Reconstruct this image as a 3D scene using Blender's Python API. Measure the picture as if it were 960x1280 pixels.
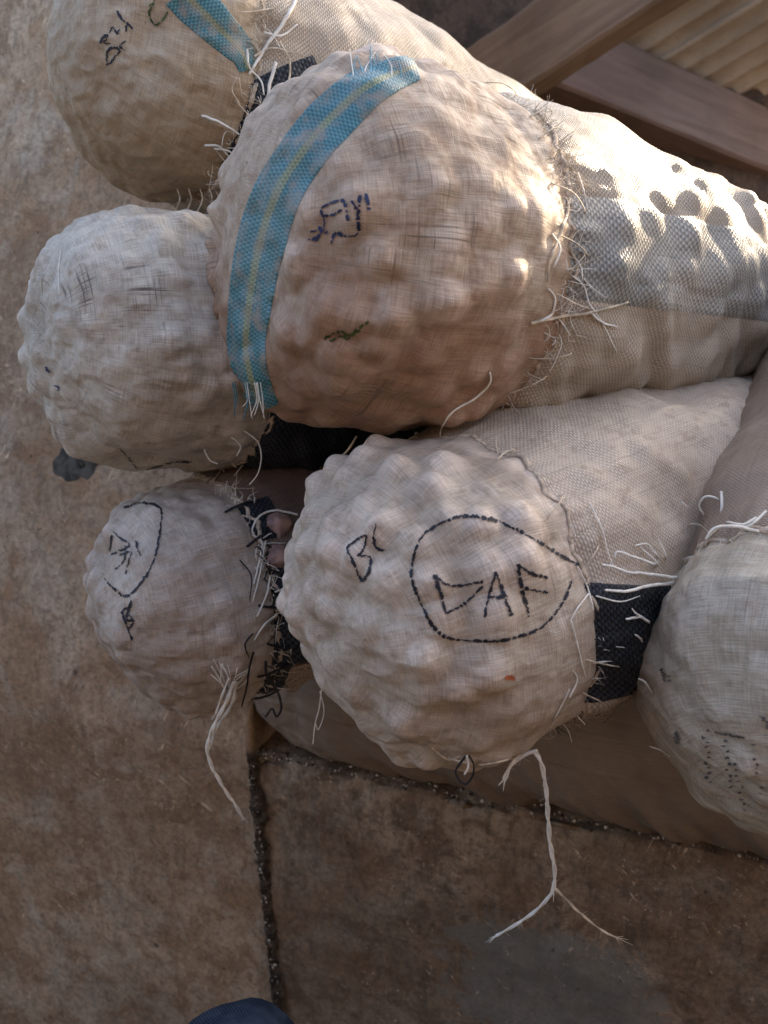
import bpy, math, random
import numpy as np
from mathutils import Vector, Matrix
from mathutils.bvhtree import BVHTree

# ------------------------------------------------------------------ camera
PITCH = math.radians(17.0)
CAMZ = 1.60
FPX = 931.0                      # focal length in pixels of a 960 x 1280 picture
scene = bpy.context.scene
for o in list(bpy.data.objects):
    bpy.data.objects.remove(o)
cd = bpy.data.cameras.new('camera')
cam = bpy.data.objects.new('camera', cd)
scene.collection.objects.link(cam)
cam.location = (0, 0, CAMZ)
cam.rotation_euler = (math.pi / 2 - PITCH, 0, 0)
cd.sensor_fit = 'VERTICAL'
cd.sensor_height = 36.0
cd.sensor_width = 27.0
cd.lens = 36.0 * FPX / 1280.0
cd.clip_start = 0.02
cd.clip_end = 500
cd.dof.use_dof = True
cd.dof.focus_distance = 0.92
cd.dof.aperture_fstop = 4.5
scene.camera = cam

# ------------------------------------------------------------------ light
SUN_AZ, SUN_EL = math.radians(50), math.radians(25)     # azimuth from +Y towards +X
w = bpy.data.worlds.new('World'); scene.world = w; w.use_nodes = True
nt = w.node_tree; nt.nodes.clear()
sky = nt.nodes.new('ShaderNodeTexSky'); sky.sky_type = 'NISHITA'; sky.sun_disc = False
sky.sun_elevation = SUN_EL; sky.sun_rotation = SUN_AZ
sky.dust_density = 6.0; sky.air_density = 0.9; sky.ozone_density = 0.4
bg = nt.nodes.new('ShaderNodeBackground'); bg.inputs[1].default_value = 0.14
wo = nt.nodes.new('ShaderNodeOutputWorld')
nt.links.new(sky.outputs[0], bg.inputs[0]); nt.links.new(bg.outputs[0], wo.inputs[0])
sd = bpy.data.lights.new('sun', 'SUN'); sd.energy = 2.0; sd.angle = math.radians(1.5)
sd.color = (1.0, 0.80, 0.57)
sun = bpy.data.objects.new('sun', sd); scene.collection.objects.link(sun)
sv = Vector((math.sin(SUN_AZ) * math.cos(SUN_EL), math.cos(SUN_AZ) * math.cos(SUN_EL), math.sin(SUN_EL)))
sun.rotation_euler = sv.to_track_quat('Z', 'Y').to_euler()
sun.location = sv * 8
scene.view_settings.view_transform = 'Standard'
scene.view_settings.look = 'None'
scene.view_settings.exposure = 2.2
scene.view_settings.gamma = 1.0
scene.view_settings.use_curve_mapping = False

# ------------------------------------------------------------------ helpers
FW = np.array([0, math.cos(PITCH), -math.sin(PITCH)])
UP = np.array([0, math.sin(PITCH), math.cos(PITCH)])
CP = np.array([0, 0, CAMZ])

def ray(px, py):
    return FW + UP * ((640 - py) / FPX) + np.array([1.0, 0, 0]) * ((px - 480) / FPX)
def P(px, py, d):
    return CP + ray(px, py) * d
def on_z(px, py, z):
    r = ray(px, py); return CP + r * ((z - CAMZ) / r[2])

rng = np.random.default_rng(11)
random.seed(5)

def hash3(ix, iy, iz, seed):
    h = (ix.astype(np.int64) * 374761393 + iy.astype(np.int64) * 668265263 + iz.astype(np.int64) * 2147483647 + seed * 974711) & 0xffffffff
    h = ((h ^ (h >> 13)) * 1274126177) & 0xffffffff
    h = (h ^ (h >> 16)) & 0xffff
    return h / 32767.5 - 1.0
def vnoise(p, seed=0):
    f = np.floor(p); t = p - f; t = t * t * (3 - 2 * t); f = f.astype(np.int64)
    out = 0
    for dx in (0, 1):
        for dy in (0, 1):
            for dz in (0, 1):
                wgt = (t[..., 0] if dx else 1 - t[..., 0]) * (t[..., 1] if dy else 1 - t[..., 1]) * (t[..., 2] if dz else 1 - t[..., 2])
                out = out + wgt * hash3(f[..., 0] + dx, f[..., 1] + dy, f[..., 2] + dz, seed)
    return out
def fbm(p, seed=0, oct=3):
    a, s = 0, 1.0
    for k in range(oct):
        a = a + s * vnoise(p * (2 ** k), seed + k * 17); s *= 0.5
    return a

def link(o): scene.collection.objects.link(o); return o
def mesh_obj(name, verts, faces, mat, parent=None, origin=None, smooth=True, uv=None, attr=None):
    """verts in world coordinates; faces: list, or (n,4)/(n,3) int array"""
    verts = np.asarray(verts, dtype=np.float64)
    if origin is None:
        origin = np.array(parent['_o']) if parent is not None and '_o' in parent else np.zeros(3)
    me = bpy.data.meshes.new(name)
    if isinstance(faces, np.ndarray):
        n, k = faces.shape
        me.vertices.add(len(verts)); me.vertices.foreach_set('co', (verts - origin).astype(np.float32).ravel())
        me.loops.add(n * k); me.loops.foreach_set('vertex_index', faces.astype(np.int32).ravel())
        me.polygons.add(n); me.polygons.foreach_set('loop_start', np.arange(n, dtype=np.int32) * k)
        me.polygons.foreach_set('loop_total', np.full(n, k, dtype=np.int32))
        me.update(calc_edges=True)
    else:
        me.from_pydata((verts - origin).tolist(), [], faces)
    me.polygons.foreach_set('use_smooth', np.full(len(me.polygons), smooth))
    if uv is not None:
        l = me.uv_layers.new(name='UVMap')
        vi = np.zeros(len(me.loops), dtype=np.int32); me.loops.foreach_get('vertex_index', vi)
        l.data.foreach_set('uv', np.asarray(uv, dtype=np.float32)[vi].ravel())
    if attr:
        for k, v in attr.items():
            a = me.attributes.new(k, 'FLOAT', 'POINT'); a.data.foreach_set('value', np.asarray(v, dtype=np.float32))
    me.validate()
    me.materials.append(mat)
    o = link(bpy.data.objects.new(name, me))
    if parent is not None:
        o.parent = parent
    else:
        o.location = origin
    return o
def tag(o, label=None, cat=None, group=None, kind=None):
    if label: o['label'] = label
    if cat: o['category'] = cat
    if group: o['group'] = group
    if kind: o['kind'] = kind
    return o
def empty(name, loc, label, cat, group=None):
    o = link(bpy.data.objects.new(name, None)); o.location = tuple(loc); o['_o'] = [float(v) for v in loc]
    o.empty_display_size = 0.05
    return tag(o, label, cat, group)

def grid_faces(nu, nv, wrap_v=False):
    i = np.arange(nu - 1)[:, None]; j = np.arange(nv if wrap_v else nv - 1)[None, :]
    jn = (j + 1) % nv
    a = i * nv + j; b = i * nv + jn; c = (i + 1) * nv + jn; d = (i + 1) * nv + j
    return np.stack([a, b, c, d], -1).reshape(-1, 4)

def smooth_line(pts, n):
    """Catmull-Rom through pts, n samples"""
    p = np.asarray(pts, float)
    if len(p) == 2:
        t = np.linspace(0, 1, n)[:, None]; return p[0] * (1 - t) + p[1] * t
    q = np.vstack([2 * p[0] - p[1], p, 2 * p[-1] - p[-2]])
    seg = np.linalg.norm(np.diff(p, axis=0), axis=1); cum = np.concatenate([[0], np.cumsum(seg)])
    s = np.linspace(0, cum[-1], n); k = np.clip(np.searchsorted(cum, s, 'right') - 1, 0, len(p) - 2)
    t = ((s - cum[k]) / np.maximum(seg[k], 1e-9))[:, None]
    a, b, c, d = q[k], q[k + 1], q[k + 2], q[k + 3]
    return 0.5 * (2 * b + (c - a) * t + (2 * a - 5 * b + 4 * c - d) * t ** 2 + (3 * b - a - 3 * c + d) * t ** 3)

class Tubes:
    def __init__(self): self.v = []; self.f = []; self.n = 0
    def add(self, pts, r, sides=5, taper=0.5, flat=0.55):
        pts = np.asarray(pts, float); n = len(pts)
        if n > 10 and r > 0.001:
            pts = pts + (fbm(pts * 90, 3, 2)[:, None] * np.array([0.7, 0.5, 0.5]) + vnoise(pts * 45, 8)[:, None] * np.array([-0.4, 0.3, 0.6])) * min(0.0012, r * 0.5)
        T = np.gradient(pts, axis=0); T /= np.maximum(np.linalg.norm(T, axis=1, keepdims=True), 1e-9)
        ref = np.array([0.3, -0.8, 0.5]); A = np.cross(T, ref); A /= np.maximum(np.linalg.norm(A, axis=1, keepdims=True), 1e-6)
        B = np.cross(T, A)
        s = np.linspace(0, 1, n); rr = r * (1 - (1 - taper) * s ** 2)
        base = self.n
        for k in range(sides):
            pass
        an = np.arange(sides) * 2 * math.pi / sides
        ring = pts[:, None, :] + rr[:, None, None] * (np.cos(an)[None, :, None] * A[:, None, :] + flat * np.sin(an)[None, :, None] * B[:, None, :])
        self.v.append(ring.reshape(-1, 3))
        f = grid_faces(n, sides, True) + base
        self.f.append(f); self.n += n * sides
        # caps
        self.v.append(np.stack([pts[0] - T[0] * r * 0.3, pts[-1] + T[-1] * rr[-1] * 0.5]))
        c0 = self.n; c1 = self.n + 1; self.n += 2
        i = np.arange(sides); j = (i + 1) % sides
        self.f.append(np.stack([base + j, base + i, np.full(sides, c0), np.full(sides, c0)], -1))
        e = base + (n - 1) * sides
        self.f.append(np.stack([e + i, e + j, np.full(sides, c1), np.full(sides, c1)], -1))
        return self
    def build(self, name, mat, parent=None, origin=None):
        v = np.vstack(self.v); f = np.vstack(self.f)
        fl = [tuple(q) if q[2] != q[3] else tuple(q[:3]) for q in f.tolist()]
        return mesh_obj(name, v, fl, mat, parent, origin)

# ------------------------------------------------------------------ materials
class M:
    def __init__(self, name, rough=0.7, spec=0.3):
        self.m = bpy.data.materials.new(name); self.m.use_nodes = True
        self.t = self.m.node_tree; self.t.nodes.clear()
        self.out = self.n('OutputMaterial'); self.b = self.n('BsdfPrincipled')
        self.t.links.new(self.b.outputs[0], self.out.inputs[0])
        self.b.inputs['Roughness'].default_value = rough; self.b.inputs['Specular IOR Level'].default_value = spec
    def n(self, t): return self.t.nodes.new('ShaderNode' + t)
    def l(self, a, b): self.t.links.new(a, b)
    def put(self, inp, val):
        if hasattr(val, 'is_output') or isinstance(val, bpy.types.NodeSocket): self.l(val, inp)
        else: inp.default_value = val
    def coord(self, kind='Object'):
        if not hasattr(self, '_tc'): self._tc = self.n('TexCoord')
        return self._tc.outputs[kind]
    def mapping(self, vec, scale=(1, 1, 1), rot=(0, 0, 0), loc=(0, 0, 0)):
        m = self.n('Mapping'); self.l(vec, m.inputs[0]); m.inputs['Scale'].default_value = scale
        m.inputs['Rotation'].default_value = rot; m.inputs['Location'].default_value = loc
        return m.outputs[0]
    def noise(self, vec, scale=5, detail=4, rough=0.55, dist=0.0):
        t = self.n('TexNoise'); self.l(vec, t.inputs['Vector']); t.inputs['Scale'].default_value = scale
        t.inputs['Detail'].default_value = detail; t.inputs['Roughness'].default_value = rough; t.inputs['Distortion'].default_value = dist
        return t.outputs['Fac']
    def vor(self, vec, scale=5, feat='F1'):
        t = self.n('TexVoronoi'); self.l(vec, t.inputs['Vector']); t.inputs['Scale'].default_value = scale; t.feature = feat
        return t.outputs['Distance']
    def ramp(self, fac, a, b, lo=0.0, hi=1.0):
        t = self.n('MapRange'); t.interpolation_type = 'SMOOTHSTEP'
        self.l(fac, t.inputs[0]); t.inputs[1].default_value = a; t.inputs[2].default_value = b; t.inputs[3].default_value = lo; t.inputs[4].default_value = hi
        return t.outputs[0]
    def math(self, op, a, b=None, c=None):
        t = self.n('Math'); t.operation = op; self.put(t.inputs[0], a)
        if b is not None: self.put(t.inputs[1], b)
        if c is not None: self.put(t.inputs[2], c)
        return t.outputs[0]
    def mix(self, fac, a, b, mode='MIX'):
        t = self.n('Mix'); t.data_type = 'RGBA'; t.blend_type = mode
        self.put(t.inputs[0], fac)
        for s, v in ((t.inputs[6], a), (t.inputs[7], b)):
            if isinstance(v, tuple): v = (*v, 1) if len(v) == 3 else v
            self.put(s, v)
        return t.outputs[2]
    def color(self, c):
        if isinstance(c, tuple): c = (*c, 1)
        self.put(self.b.inputs['Base Color'], c); return self
    def bump(self, h, strength=0.3, dist=0.002, prev=None):
        t = self.n('Bump'); t.inputs['Strength'].default_value = strength; t.inputs['Distance'].default_value = dist
        self.l(h, t.inputs['Height'])
        if prev is not None: self.l(prev, t.inputs['Normal'])
        self.l(t.outputs[0], self.b.inputs['Normal']); return t.outputs[0]
    def sep(self, vec):
        t = self.n('SeparateXYZ'); self.l(vec, t.inputs[0]); return t.outputs
    def attr(self, name):
        t = self.n('Attribute'); t.attribute_name = name; return t.outputs['Fac']

def gauze_mat(name, light, dirty, stain, seed, tint_lo=None, gap=0.5, thread=900.0, gloss=0.0, slit_t=0.60):
    """fine woven cover cloth pulled tight over bulbs"""
    m = M(name, 0.62, 0.35)
    uv = m.mapping(m.coord('UV'), loc=(seed * 3.1, seed * 1.7, 0)); ob = m.mapping(m.coord('Object'), loc=(seed, seed * 2, 0))
    wob = m.noise(ob, 14, 2)
    t1 = m.noise(m.mapping(uv, (26, thread, 1)), 1, 1.5, 0.5, 0.0)
    t2 = m.noise(m.mapping(uv, (thread, 26, 1)), 1, 1.5, 0.5, 0.0)
    c1 = m.noise(m.mapping(uv, (5, 260, 1)), 1, 2, 0.6); c2 = m.noise(m.mapping(uv, (260, 5, 1)), 1, 2, 0.6)
    weave = m.math('ADD', t1, t2)
    big = m.noise(ob, 7, 4, 0.6)
    fine = m.noise(ob, 46, 4, 0.65)
    col = m.mix(m.ramp(big, 0.36, 0.64), dirty, light)
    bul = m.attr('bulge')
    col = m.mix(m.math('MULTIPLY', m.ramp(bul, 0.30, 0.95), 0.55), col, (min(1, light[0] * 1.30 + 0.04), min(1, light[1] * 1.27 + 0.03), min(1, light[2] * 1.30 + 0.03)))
    col = m.mix(m.math('MULTIPLY', m.ramp(fine, 0.46, 0.70), 0.55), col, stain)
    mot = m.noise(m.mapping(ob, loc=(2, 8, 5)), 19, 5, 0.7, 0.5)
    col = m.mix(m.math('MULTIPLY', m.ramp(mot, 0.50, 0.68), 0.40), col, tuple(c * 0.9 for c in stain))
    if tint_lo is not None:  # browner colour towards the bottom of the cover
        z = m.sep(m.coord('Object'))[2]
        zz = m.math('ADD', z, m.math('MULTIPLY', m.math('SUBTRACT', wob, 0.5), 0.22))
        col = m.mix(m.ramp(zz, tint_lo[0], tint_lo[1], 0.6, 0.0), col, tint_lo[2])
    # open weave: dark slits between threads, in patches
    patch = m.ramp(m.noise(ob, 10, 3, 0.6), 0.50, 0.64)
    slit = m.math('MULTIPLY', m.math('MAXIMUM', m.ramp(c1, slit_t, slit_t + 0.10), m.ramp(c2, slit_t + 0.01, slit_t + 0.11)), patch)
    tt = m.ramp(weave, 0.78, 1.2, 0.74, 1.12)
    col = m.mix(1.0, col, m.n('CombineColor').outputs[0], 'MULTIPLY') if False else col
    g = m.n('CombineXYZ'); m.l(tt, g.inputs[0]); m.l(tt, g.inputs[1]); m.l(tt, g.inputs[2])
    col = m.mix(0.85, col, g.outputs[0], 'MULTIPLY')
    col = m.mix(m.math('MULTIPLY', slit, gap), col, tuple(c * 0.22 for c in dirty))
    spots = m.ramp(m.noise(ob, 85, 2, 0.5), 0.76, 0.80)
    col = m.mix(m.math('MULTIPLY', spots, 0.7), col, (0.05, 0.04, 0.035))
    m.color(col)
    n1 = m.bump(weave, 0.45, 0.0012)
    n2 = m.bump(m.noise(m.mapping(ob, (30, 30, 55)), 1, 5, 0.6, 0.6), 0.35, 0.006, n1)
    m.l(m.ramp(fine, 0.3, 0.7, 0.45 - gloss, 0.75 - gloss), m.b.inputs['Roughness'])
    return m.m

def poly_mat(name, a, b, seed, pitch=330.0, dark=None, lines=None, rough=0.42, spec=0.5, contrast=(0.62, 1.12)):
    """flat plastic tape woven in a plain weave"""
    m = M(name, rough, spec)
    uv = m.coord('UV'); ob = m.mapping(m.coord('Object'), loc=(seed, seed, seed))
    jit = m.n('VectorMath'); jit.operation = 'MULTIPLY_ADD'
    nz = m.n('TexNoise'); m.l(uv, nz.inputs['Vector']); nz.inputs['Scale'].default_value = 30
    m.l(nz.outputs['Color'], jit.inputs[0]); jit.inputs[1].default_value = (0.0025, 0.0025, 0); m.l(uv, jit.inputs[2])
    s = m.sep(jit.outputs[0])
    su = m.math('SINE', m.math('MULTIPLY', s[0], pitch * math.pi)); sv_ = m.math('SINE', m.math('MULTIPLY', s[1], pitch * math.pi))
    wv = m.math('MULTIPLY', su, sv_)
    h = m.math('ADD', m.math('ABSOLUTE', su), m.math('MULTIPLY', wv, 0.6))
    big = m.noise(ob, 6, 4, 0.6); fine = m.noise(ob, 60, 3, 0.6)
    col = m.mix(m.ramp(big, 0.36, 0.66), a, b)
    t1 = m.noise(m.mapping(uv, (8, 420, 1)), 1, 2, 0.6)
    col = m.mix(m.ramp(t1, 0.45, 0.75, 0.0, 0.45), col, tuple(c * 0.55 for c in a))
    tt = m.ramp(wv, -0.8, 0.8, contrast[0], contrast[1])
    g = m.n('CombineXYZ'); [m.l(tt, g.inputs[k]) for k in range(3)]
    col = m.mix(0.9, col, g.outputs[0], 'MULTIPLY')
    if lines:
        v = m.sep(uv)[1]
        ln = m.ramp(m.math('SINE', m.math('MULTIPLY', v, lines[0])), 0.8, 0.95)
        brk = m.ramp(m.noise(m.mapping(uv, (300, 40, 1)), 1, 2), 0.42, 0.55)
        col = m.mix(m.math('MULTIPLY', ln, brk), col, lines[1])
    if dark:
        col = m.mix(m.ramp(fine, 0.52, 0.7, 0.0, 0.6), col, dark)
    m.color(col)
    n1 = m.bump(h, 0.55, 0.0012)
    m.bump(m.noise(ob, 24, 4, 0.6), 0.3, 0.006, n1)
    m.l(m.ramp(fine, 0.3, 0.7, rough - 0.08, rough + 0.2), m.b.inputs['Roughness'])
    return m.m

def plain(name, col, rough=0.7, spec=0.3, var=0.35, scale=60):
    m = M(name, rough, spec)
    ob = m.coord('Object')
    m.color(m.mix(m.ramp(m.noise(ob, scale, 3), 0.35, 0.65), tuple(c * (1 - var) for c in col), tuple(min(1, c * (1 + var)) for c in col)))
    m.bump(m.noise(ob, scale * 4, 3), 0.25, 0.0008)
    return m.m

def plaster_mat(name, a, b, c, streak, grey, rust=None, stain=None, spots=0.0):
    m = M(name, 0.8, 0.25)
    ob = m.coord('Object')
    big = m.noise(ob, 2.2, 6, 0.65, 0.6); mid = m.noise(ob, 11, 7, 0.7, 0.5); fine = m.noise(ob, 85, 6, 0.75)
    st = m.noise(m.mapping(ob, (42, 42, 9)), 1, 6, 0.7, 0.6)
    col = m.mix(m.ramp(big, 0.36, 0.64), a, b)
    col = m.mix(m.math('MULTIPLY', m.ramp(mid, 0.46, 0.60), 0.85), col, c)
    if rust: col = m.mix(m.math('MULTIPLY', m.ramp(m.noise(m.mapping(ob, loc=(3, 1, 4)), 3.0, 6, 0.65, 0.8), 0.44, 0.62), rust[0]), col, rust[1])
    col = m.mix(m.math('MULTIPLY', m.ramp(st, 0.48, 0.70), streak), col, tuple(x * 0.45 for x in a))
    col = m.mix(m.math('MULTIPLY', m.ramp(m.noise(m.mapping(ob, loc=(5, 2, 9)), 6.0, 8, 0.7, 0.8), 0.50, 0.66), grey[0]), col, grey[1])
    grit = m.noise(m.mapping(ob, loc=(7, 7, 2)), 34, 7, 0.78, 0.4)
    col = m.mix(m.ramp(grit, 0.34, 0.50, 0.5, 0.0), col, tuple(x * 0.38 for x in a))
    col = m.mix(m.ramp(grit, 0.56, 0.72, 0.0, 0.35), col, tuple(min(1, x * 1.35) for x in b))
    col = m.mix(m.ramp(fine, 0.32, 0.56, 0.6, 0.0), col, tuple(x * 0.40 for x in a))
    col = m.mix(m.ramp(fine, 0.56, 0.78, 0.0, 0.45), col, tuple(min(1, x * 1.5) for x in b))
    if stain:       # bare grey cement where the render has come away: (point, along, radii, colour)
        cen, along, (ra, rz), scol = stain
        sub = m.n('VectorMath'); sub.operation = 'SUBTRACT'; m.l(ob, sub.inputs[0]); sub.inputs[1].default_value = cen
        dt = m.n('VectorMath'); dt.operation = 'DOT_PRODUCT'; m.l(sub.outputs[0], dt.inputs[0]); dt.inputs[1].default_value = along
        zc = m.sep(sub.outputs[0])[2]
        d2 = m.math('ADD', m.math('POWER', m.math('ABSOLUTE', m.math('DIVIDE', dt.outputs['Value'], ra)), 2.6), m.math('POWER', m.math('ABSOLUTE', m.math('DIVIDE', zc, rz)), 2.6))
        d2 = m.math('ADD', d2, m.math('MULTIPLY', m.math('SUBTRACT', m.noise(m.mapping(ob, loc=(4, 4, 1)), 13, 7, 0.72, 0.6), 0.5), 4.2))
        sm = m.ramp(d2, 0.72, 1.0, 0.62, 0.0)
        col = m.mix(m.math('MULTIPLY', sm, m.ramp(grit, 0.3, 0.45, 0.6, 1.0)), col, scol)
        col = m.mix(m.math('MULTIPLY', m.math('MULTIPLY', sm, m.ramp(m.noise(ob, 52, 3, 0.5), 0.70, 0.74)), 0.9), col, (0.025, 0.022, 0.02))
    if spots:
        sv2 = m.vor(m.mapping(ob, loc=(0.3, 0.9, 0.4)), 11); col = m.mix(m.math('MULTIPLY', m.math('MULTIPLY', m.ramp(sv2, 0.06, 0.10, 1.0, 0.0), m.ramp(big, 0.48, 0.55)), spots), col, (0.07, 0.055, 0.045))
    # pits and dark specks
    vv = m.vor(m.mapping(ob, loc=(1.3, 0.2, 0.7)), 30); pit = m.math('MULTIPLY', m.ramp(vv, 0.05, 0.15, 1.0, 0.0), m.ramp(mid, 0.50, 0.60))
    col = m.mix(m.math('MULTIPLY', pit, 0.7), col, (0.03, 0.025, 0.02))
    # hairline scratches, two directions
    for rot, pale in (((0.0, 0.9, 0.0), True), ((0.3, -0.5, 0.0), True), ((0.1, 1.5, 0.2), False)):
        sc = m.noise(m.mapping(m.mapping(ob, rot=rot), (150, 150, 6)), 1, 4, 0.6, 0.9)
        msk = m.math('MULTIPLY', m.ramp(sc, 0.63, 0.68), m.ramp(m.noise(m.mapping(ob, loc=(rot[1] * 9, 3, 1)), 7, 3), 0.5, 0.62))
        col = m.mix(m.math('MULTIPLY', msk, 0.7), col, tuple(min(1, x * 1.8) for x in b) if pale else tuple(x * 0.3 for x in a))
    m.color(col)
    h = m.math('ADD', m.math('MULTIPLY', mid, 0.6), m.math('MULTIPLY', fine, 0.4))
    n = m.bump(h, 0.7, 0.010)
    m.bump(st, 0.25, 0.004, n)
    return m.m

MAT = {}
MAT['wall'] = plaster_mat('mud_plaster', (0.35, 0.25, 0.165), (0.52, 0.395, 0.275), (0.28, 0.175, 0.105), 0.5, (0.6, (0.48, 0.41, 0.32)), (0.5, (0.38, 0.225, 0.115)), spots=0.75)
MAT['ledge_far'] = plaster_mat('grimy_cement', (0.13, 0.10, 0.078), (0.25, 0.20, 0.155), (0.075, 0.048, 0.03), 0.6, (0.6, (0.19, 0.185, 0.165)), (0.7, (0.17, 0.095, 0.055)))
MAT['floor'] = plaster_mat('floor_cement', (0.10, 0.085, 0.07), (0.16, 0.14, 0.12), (0.06, 0.05, 0.04), 0.1, (0.3, (0.15, 0.15, 0.14)))
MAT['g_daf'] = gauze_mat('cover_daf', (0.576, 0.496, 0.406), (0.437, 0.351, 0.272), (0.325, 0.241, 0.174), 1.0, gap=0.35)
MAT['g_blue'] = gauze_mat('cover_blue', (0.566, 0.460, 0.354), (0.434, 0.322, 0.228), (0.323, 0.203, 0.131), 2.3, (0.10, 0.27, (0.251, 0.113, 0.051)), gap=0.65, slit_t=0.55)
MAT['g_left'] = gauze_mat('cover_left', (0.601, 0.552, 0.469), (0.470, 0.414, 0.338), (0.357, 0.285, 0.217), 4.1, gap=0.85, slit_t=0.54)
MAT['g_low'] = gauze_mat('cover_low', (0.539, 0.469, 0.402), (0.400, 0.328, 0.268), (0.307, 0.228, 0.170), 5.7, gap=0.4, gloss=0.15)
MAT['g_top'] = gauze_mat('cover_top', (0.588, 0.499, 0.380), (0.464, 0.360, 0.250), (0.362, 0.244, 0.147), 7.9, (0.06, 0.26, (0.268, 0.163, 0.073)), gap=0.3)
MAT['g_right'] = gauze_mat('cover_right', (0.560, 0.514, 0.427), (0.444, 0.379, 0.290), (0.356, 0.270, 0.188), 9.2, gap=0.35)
MAT['b_tan'] = poly_mat('tan_weave', (0.46, 0.37, 0.29), (0.60, 0.50, 0.40), 1.0, dark=(0.34, 0.25, 0.18), contrast=(0.75, 1.08))
MAT['b_shade'] = poly_mat('shade_brown_weave', (0.13, 0.085, 0.065), (0.20, 0.14, 0.11), 8.0, contrast=(0.7, 1.1), rough=0.6, spec=0.2)  # brown weave darkened to stand for shade in the gaps between sacks
MAT['band_lined'] = poly_mat('lined_band_weave', (0.46, 0.37, 0.29), (0.60, 0.50, 0.40), 6.0, lines=(420.0, (0.03, 0.028, 0.025)), dark=(0.34, 0.25, 0.18))
MAT['b_blue'] = poly_mat('pale_weave', (0.45, 0.37, 0.28), (0.54, 0.455, 0.355), 2.0, dark=(0.45, 0.36, 0.26))
MAT['b_plain'] = poly_mat('plain_tan_weave', (0.33, 0.255, 0.19), (0.40, 0.32, 0.25), 3.0, pitch=420, rough=0.55, contrast=(0.8, 1.06))
MAT['b_bottom'] = poly_mat('shaded_tan_weave', (0.235, 0.175, 0.13), (0.29, 0.225, 0.17), 3.0, pitch=420, rough=0.55, contrast=(0.8, 1.06))  # darker copy of the plain tan weave, carries the shade under the pile
MAT['band_grey'] = poly_mat('grey_band_weave', (0.32, 0.31, 0.28), (0.54, 0.50, 0.43), 4.0, pitch=240, rough=0.45, spec=0.4, contrast=(0.45, 1.15))
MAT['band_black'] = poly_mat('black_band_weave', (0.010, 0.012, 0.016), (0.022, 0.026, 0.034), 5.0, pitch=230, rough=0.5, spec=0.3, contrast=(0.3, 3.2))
MAT['ink'] = plain('marker_ink', (0.022, 0.024, 0.036), 0.6)
MAT['ink_faint'] = plain('faded_ink', (0.15, 0.14, 0.135), 0.7)
MAT['ink_blue'] = plain('blue_ink', (0.03, 0.042, 0.10), 0.6)
MAT['ink_green'] = plain('green_ink', (0.06, 0.085, 0.03), 0.6)
MAT['ink_orange'] = plain('orange_fleck', (0.50, 0.14, 0.06), 0.6)
MAT['twine'] = plain('white_twine', (0.76, 0.73, 0.66), 0.5, 0.4, 0.12)
MAT['tan_twine'] = plain('tan_twine', (0.58, 0.49, 0.37), 0.6)
MAT['black_twine'] = plain('black_twine', (0.02, 0.02, 0.024), 0.5)
MAT['blue_twine'] = plain('blue_twine', (0.05, 0.27, 0.36), 0.45)
MAT['crumb'] = plain('pale_crumbs', (0.45, 0.40, 0.33), 0.8, var=0.6, scale=120)
MAT['hem'] = plain('folded_hem_cloth', (0.50, 0.41, 0.32), 0.7, 0.2, 0.3, 130)
MAT['bulb'] = plain('papery_bulb', (0.30, 0.19, 0.165), 0.5, 0.4, 0.35, 45)

def blue_stripe_mat():
    m = M('blue_stripe_weave', 0.4, 0.5)
    uv = m.coord('UV'); s = m.sep(uv)                      # u along in metres, v 0..1 across
    su = m.math('SINE', m.math('MULTIPLY', s[0], 330 * math.pi)); sw = m.math('SINE', m.math('MULTIPLY', s[1], 13 * math.pi))
    wv = m.math('MULTIPLY', su, sw)
    ob = m.coord('Object'); nz = m.noise(ob, 40, 4, 0.6)
    blue = m.mix(m.ramp(wv, -0.5, 0.5), (0.028, 0.115, 0.145), (0.095, 0.27, 0.30))
    grn = m.mix(m.ramp(wv, -0.5, 0.5), (0.17, 0.20, 0.10), (0.32, 0.33, 0.18))
    d = m.math('ABSOLUTE', m.math('SUBTRACT', s[1], 0.5))
    col = m.mix(m.ramp(m.math('ADD', d, m.math('MULTIPLY', m.math('SUBTRACT', nz, 0.5), 0.06)), 0.05, 0.10, 0.9, 0.0), blue, grn)
    col = m.mix(m.ramp(nz, 0.42, 0.70, 0.0, 0.8), col, (0.30, 0.25, 0.20))
    m.color(col); m.bump(m.math('ABSOLUTE', wv), 0.4, 0.001)
    return m.m
MAT['stripe'] = blue_stripe_mat()

def wood_mat(name, a, b, ax):
    m = M(name, 0.65, 0.3); ob = m.coord('Object')
    sc = [28, 28, 28]; sc[ax] = 2.0
    g = m.noise(m.mapping(ob, tuple(sc)), 1, 6, 0.65, 0.7); big = m.noise(ob, 3, 4)
    col = m.mix(m.ramp(g, 0.3, 0.7), a, b); col = m.mix(m.ramp(big, 0.4, 0.7, 0, 0.4), col, tuple(x * 0.5 for x in a))
    m.color(col); m.bump(g, 0.4, 0.004); return m.m
MAT['rafter'] = wood_mat('rafter_wood', (0.13, 0.088, 0.06), (0.22, 0.155, 0.108), 0)
MAT['purlin'] = wood_mat('purlin_wood', (0.14, 0.092, 0.075), (0.21, 0.145, 0.12), 0)
def sheet_mat():
    m = M('roof_sheet', 0.55, 0.4); ob = m.coord('Object')
    n = m.noise(ob, 5, 5, 0.6); f = m.noise(ob, 40, 4, 0.7)
    col = m.mix(m.ramp(n, 0.35, 0.65), (0.29, 0.235, 0.18), (0.39, 0.325, 0.255)); col = m.mix(m.ramp(f, 0.5, 0.75, 0, 0.5), col, (0.16, 0.09, 0.05))
    m.color(col); m.bump(f, 0.3, 0.003); return m.m
MAT['sheet'] = sheet_mat()
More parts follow.
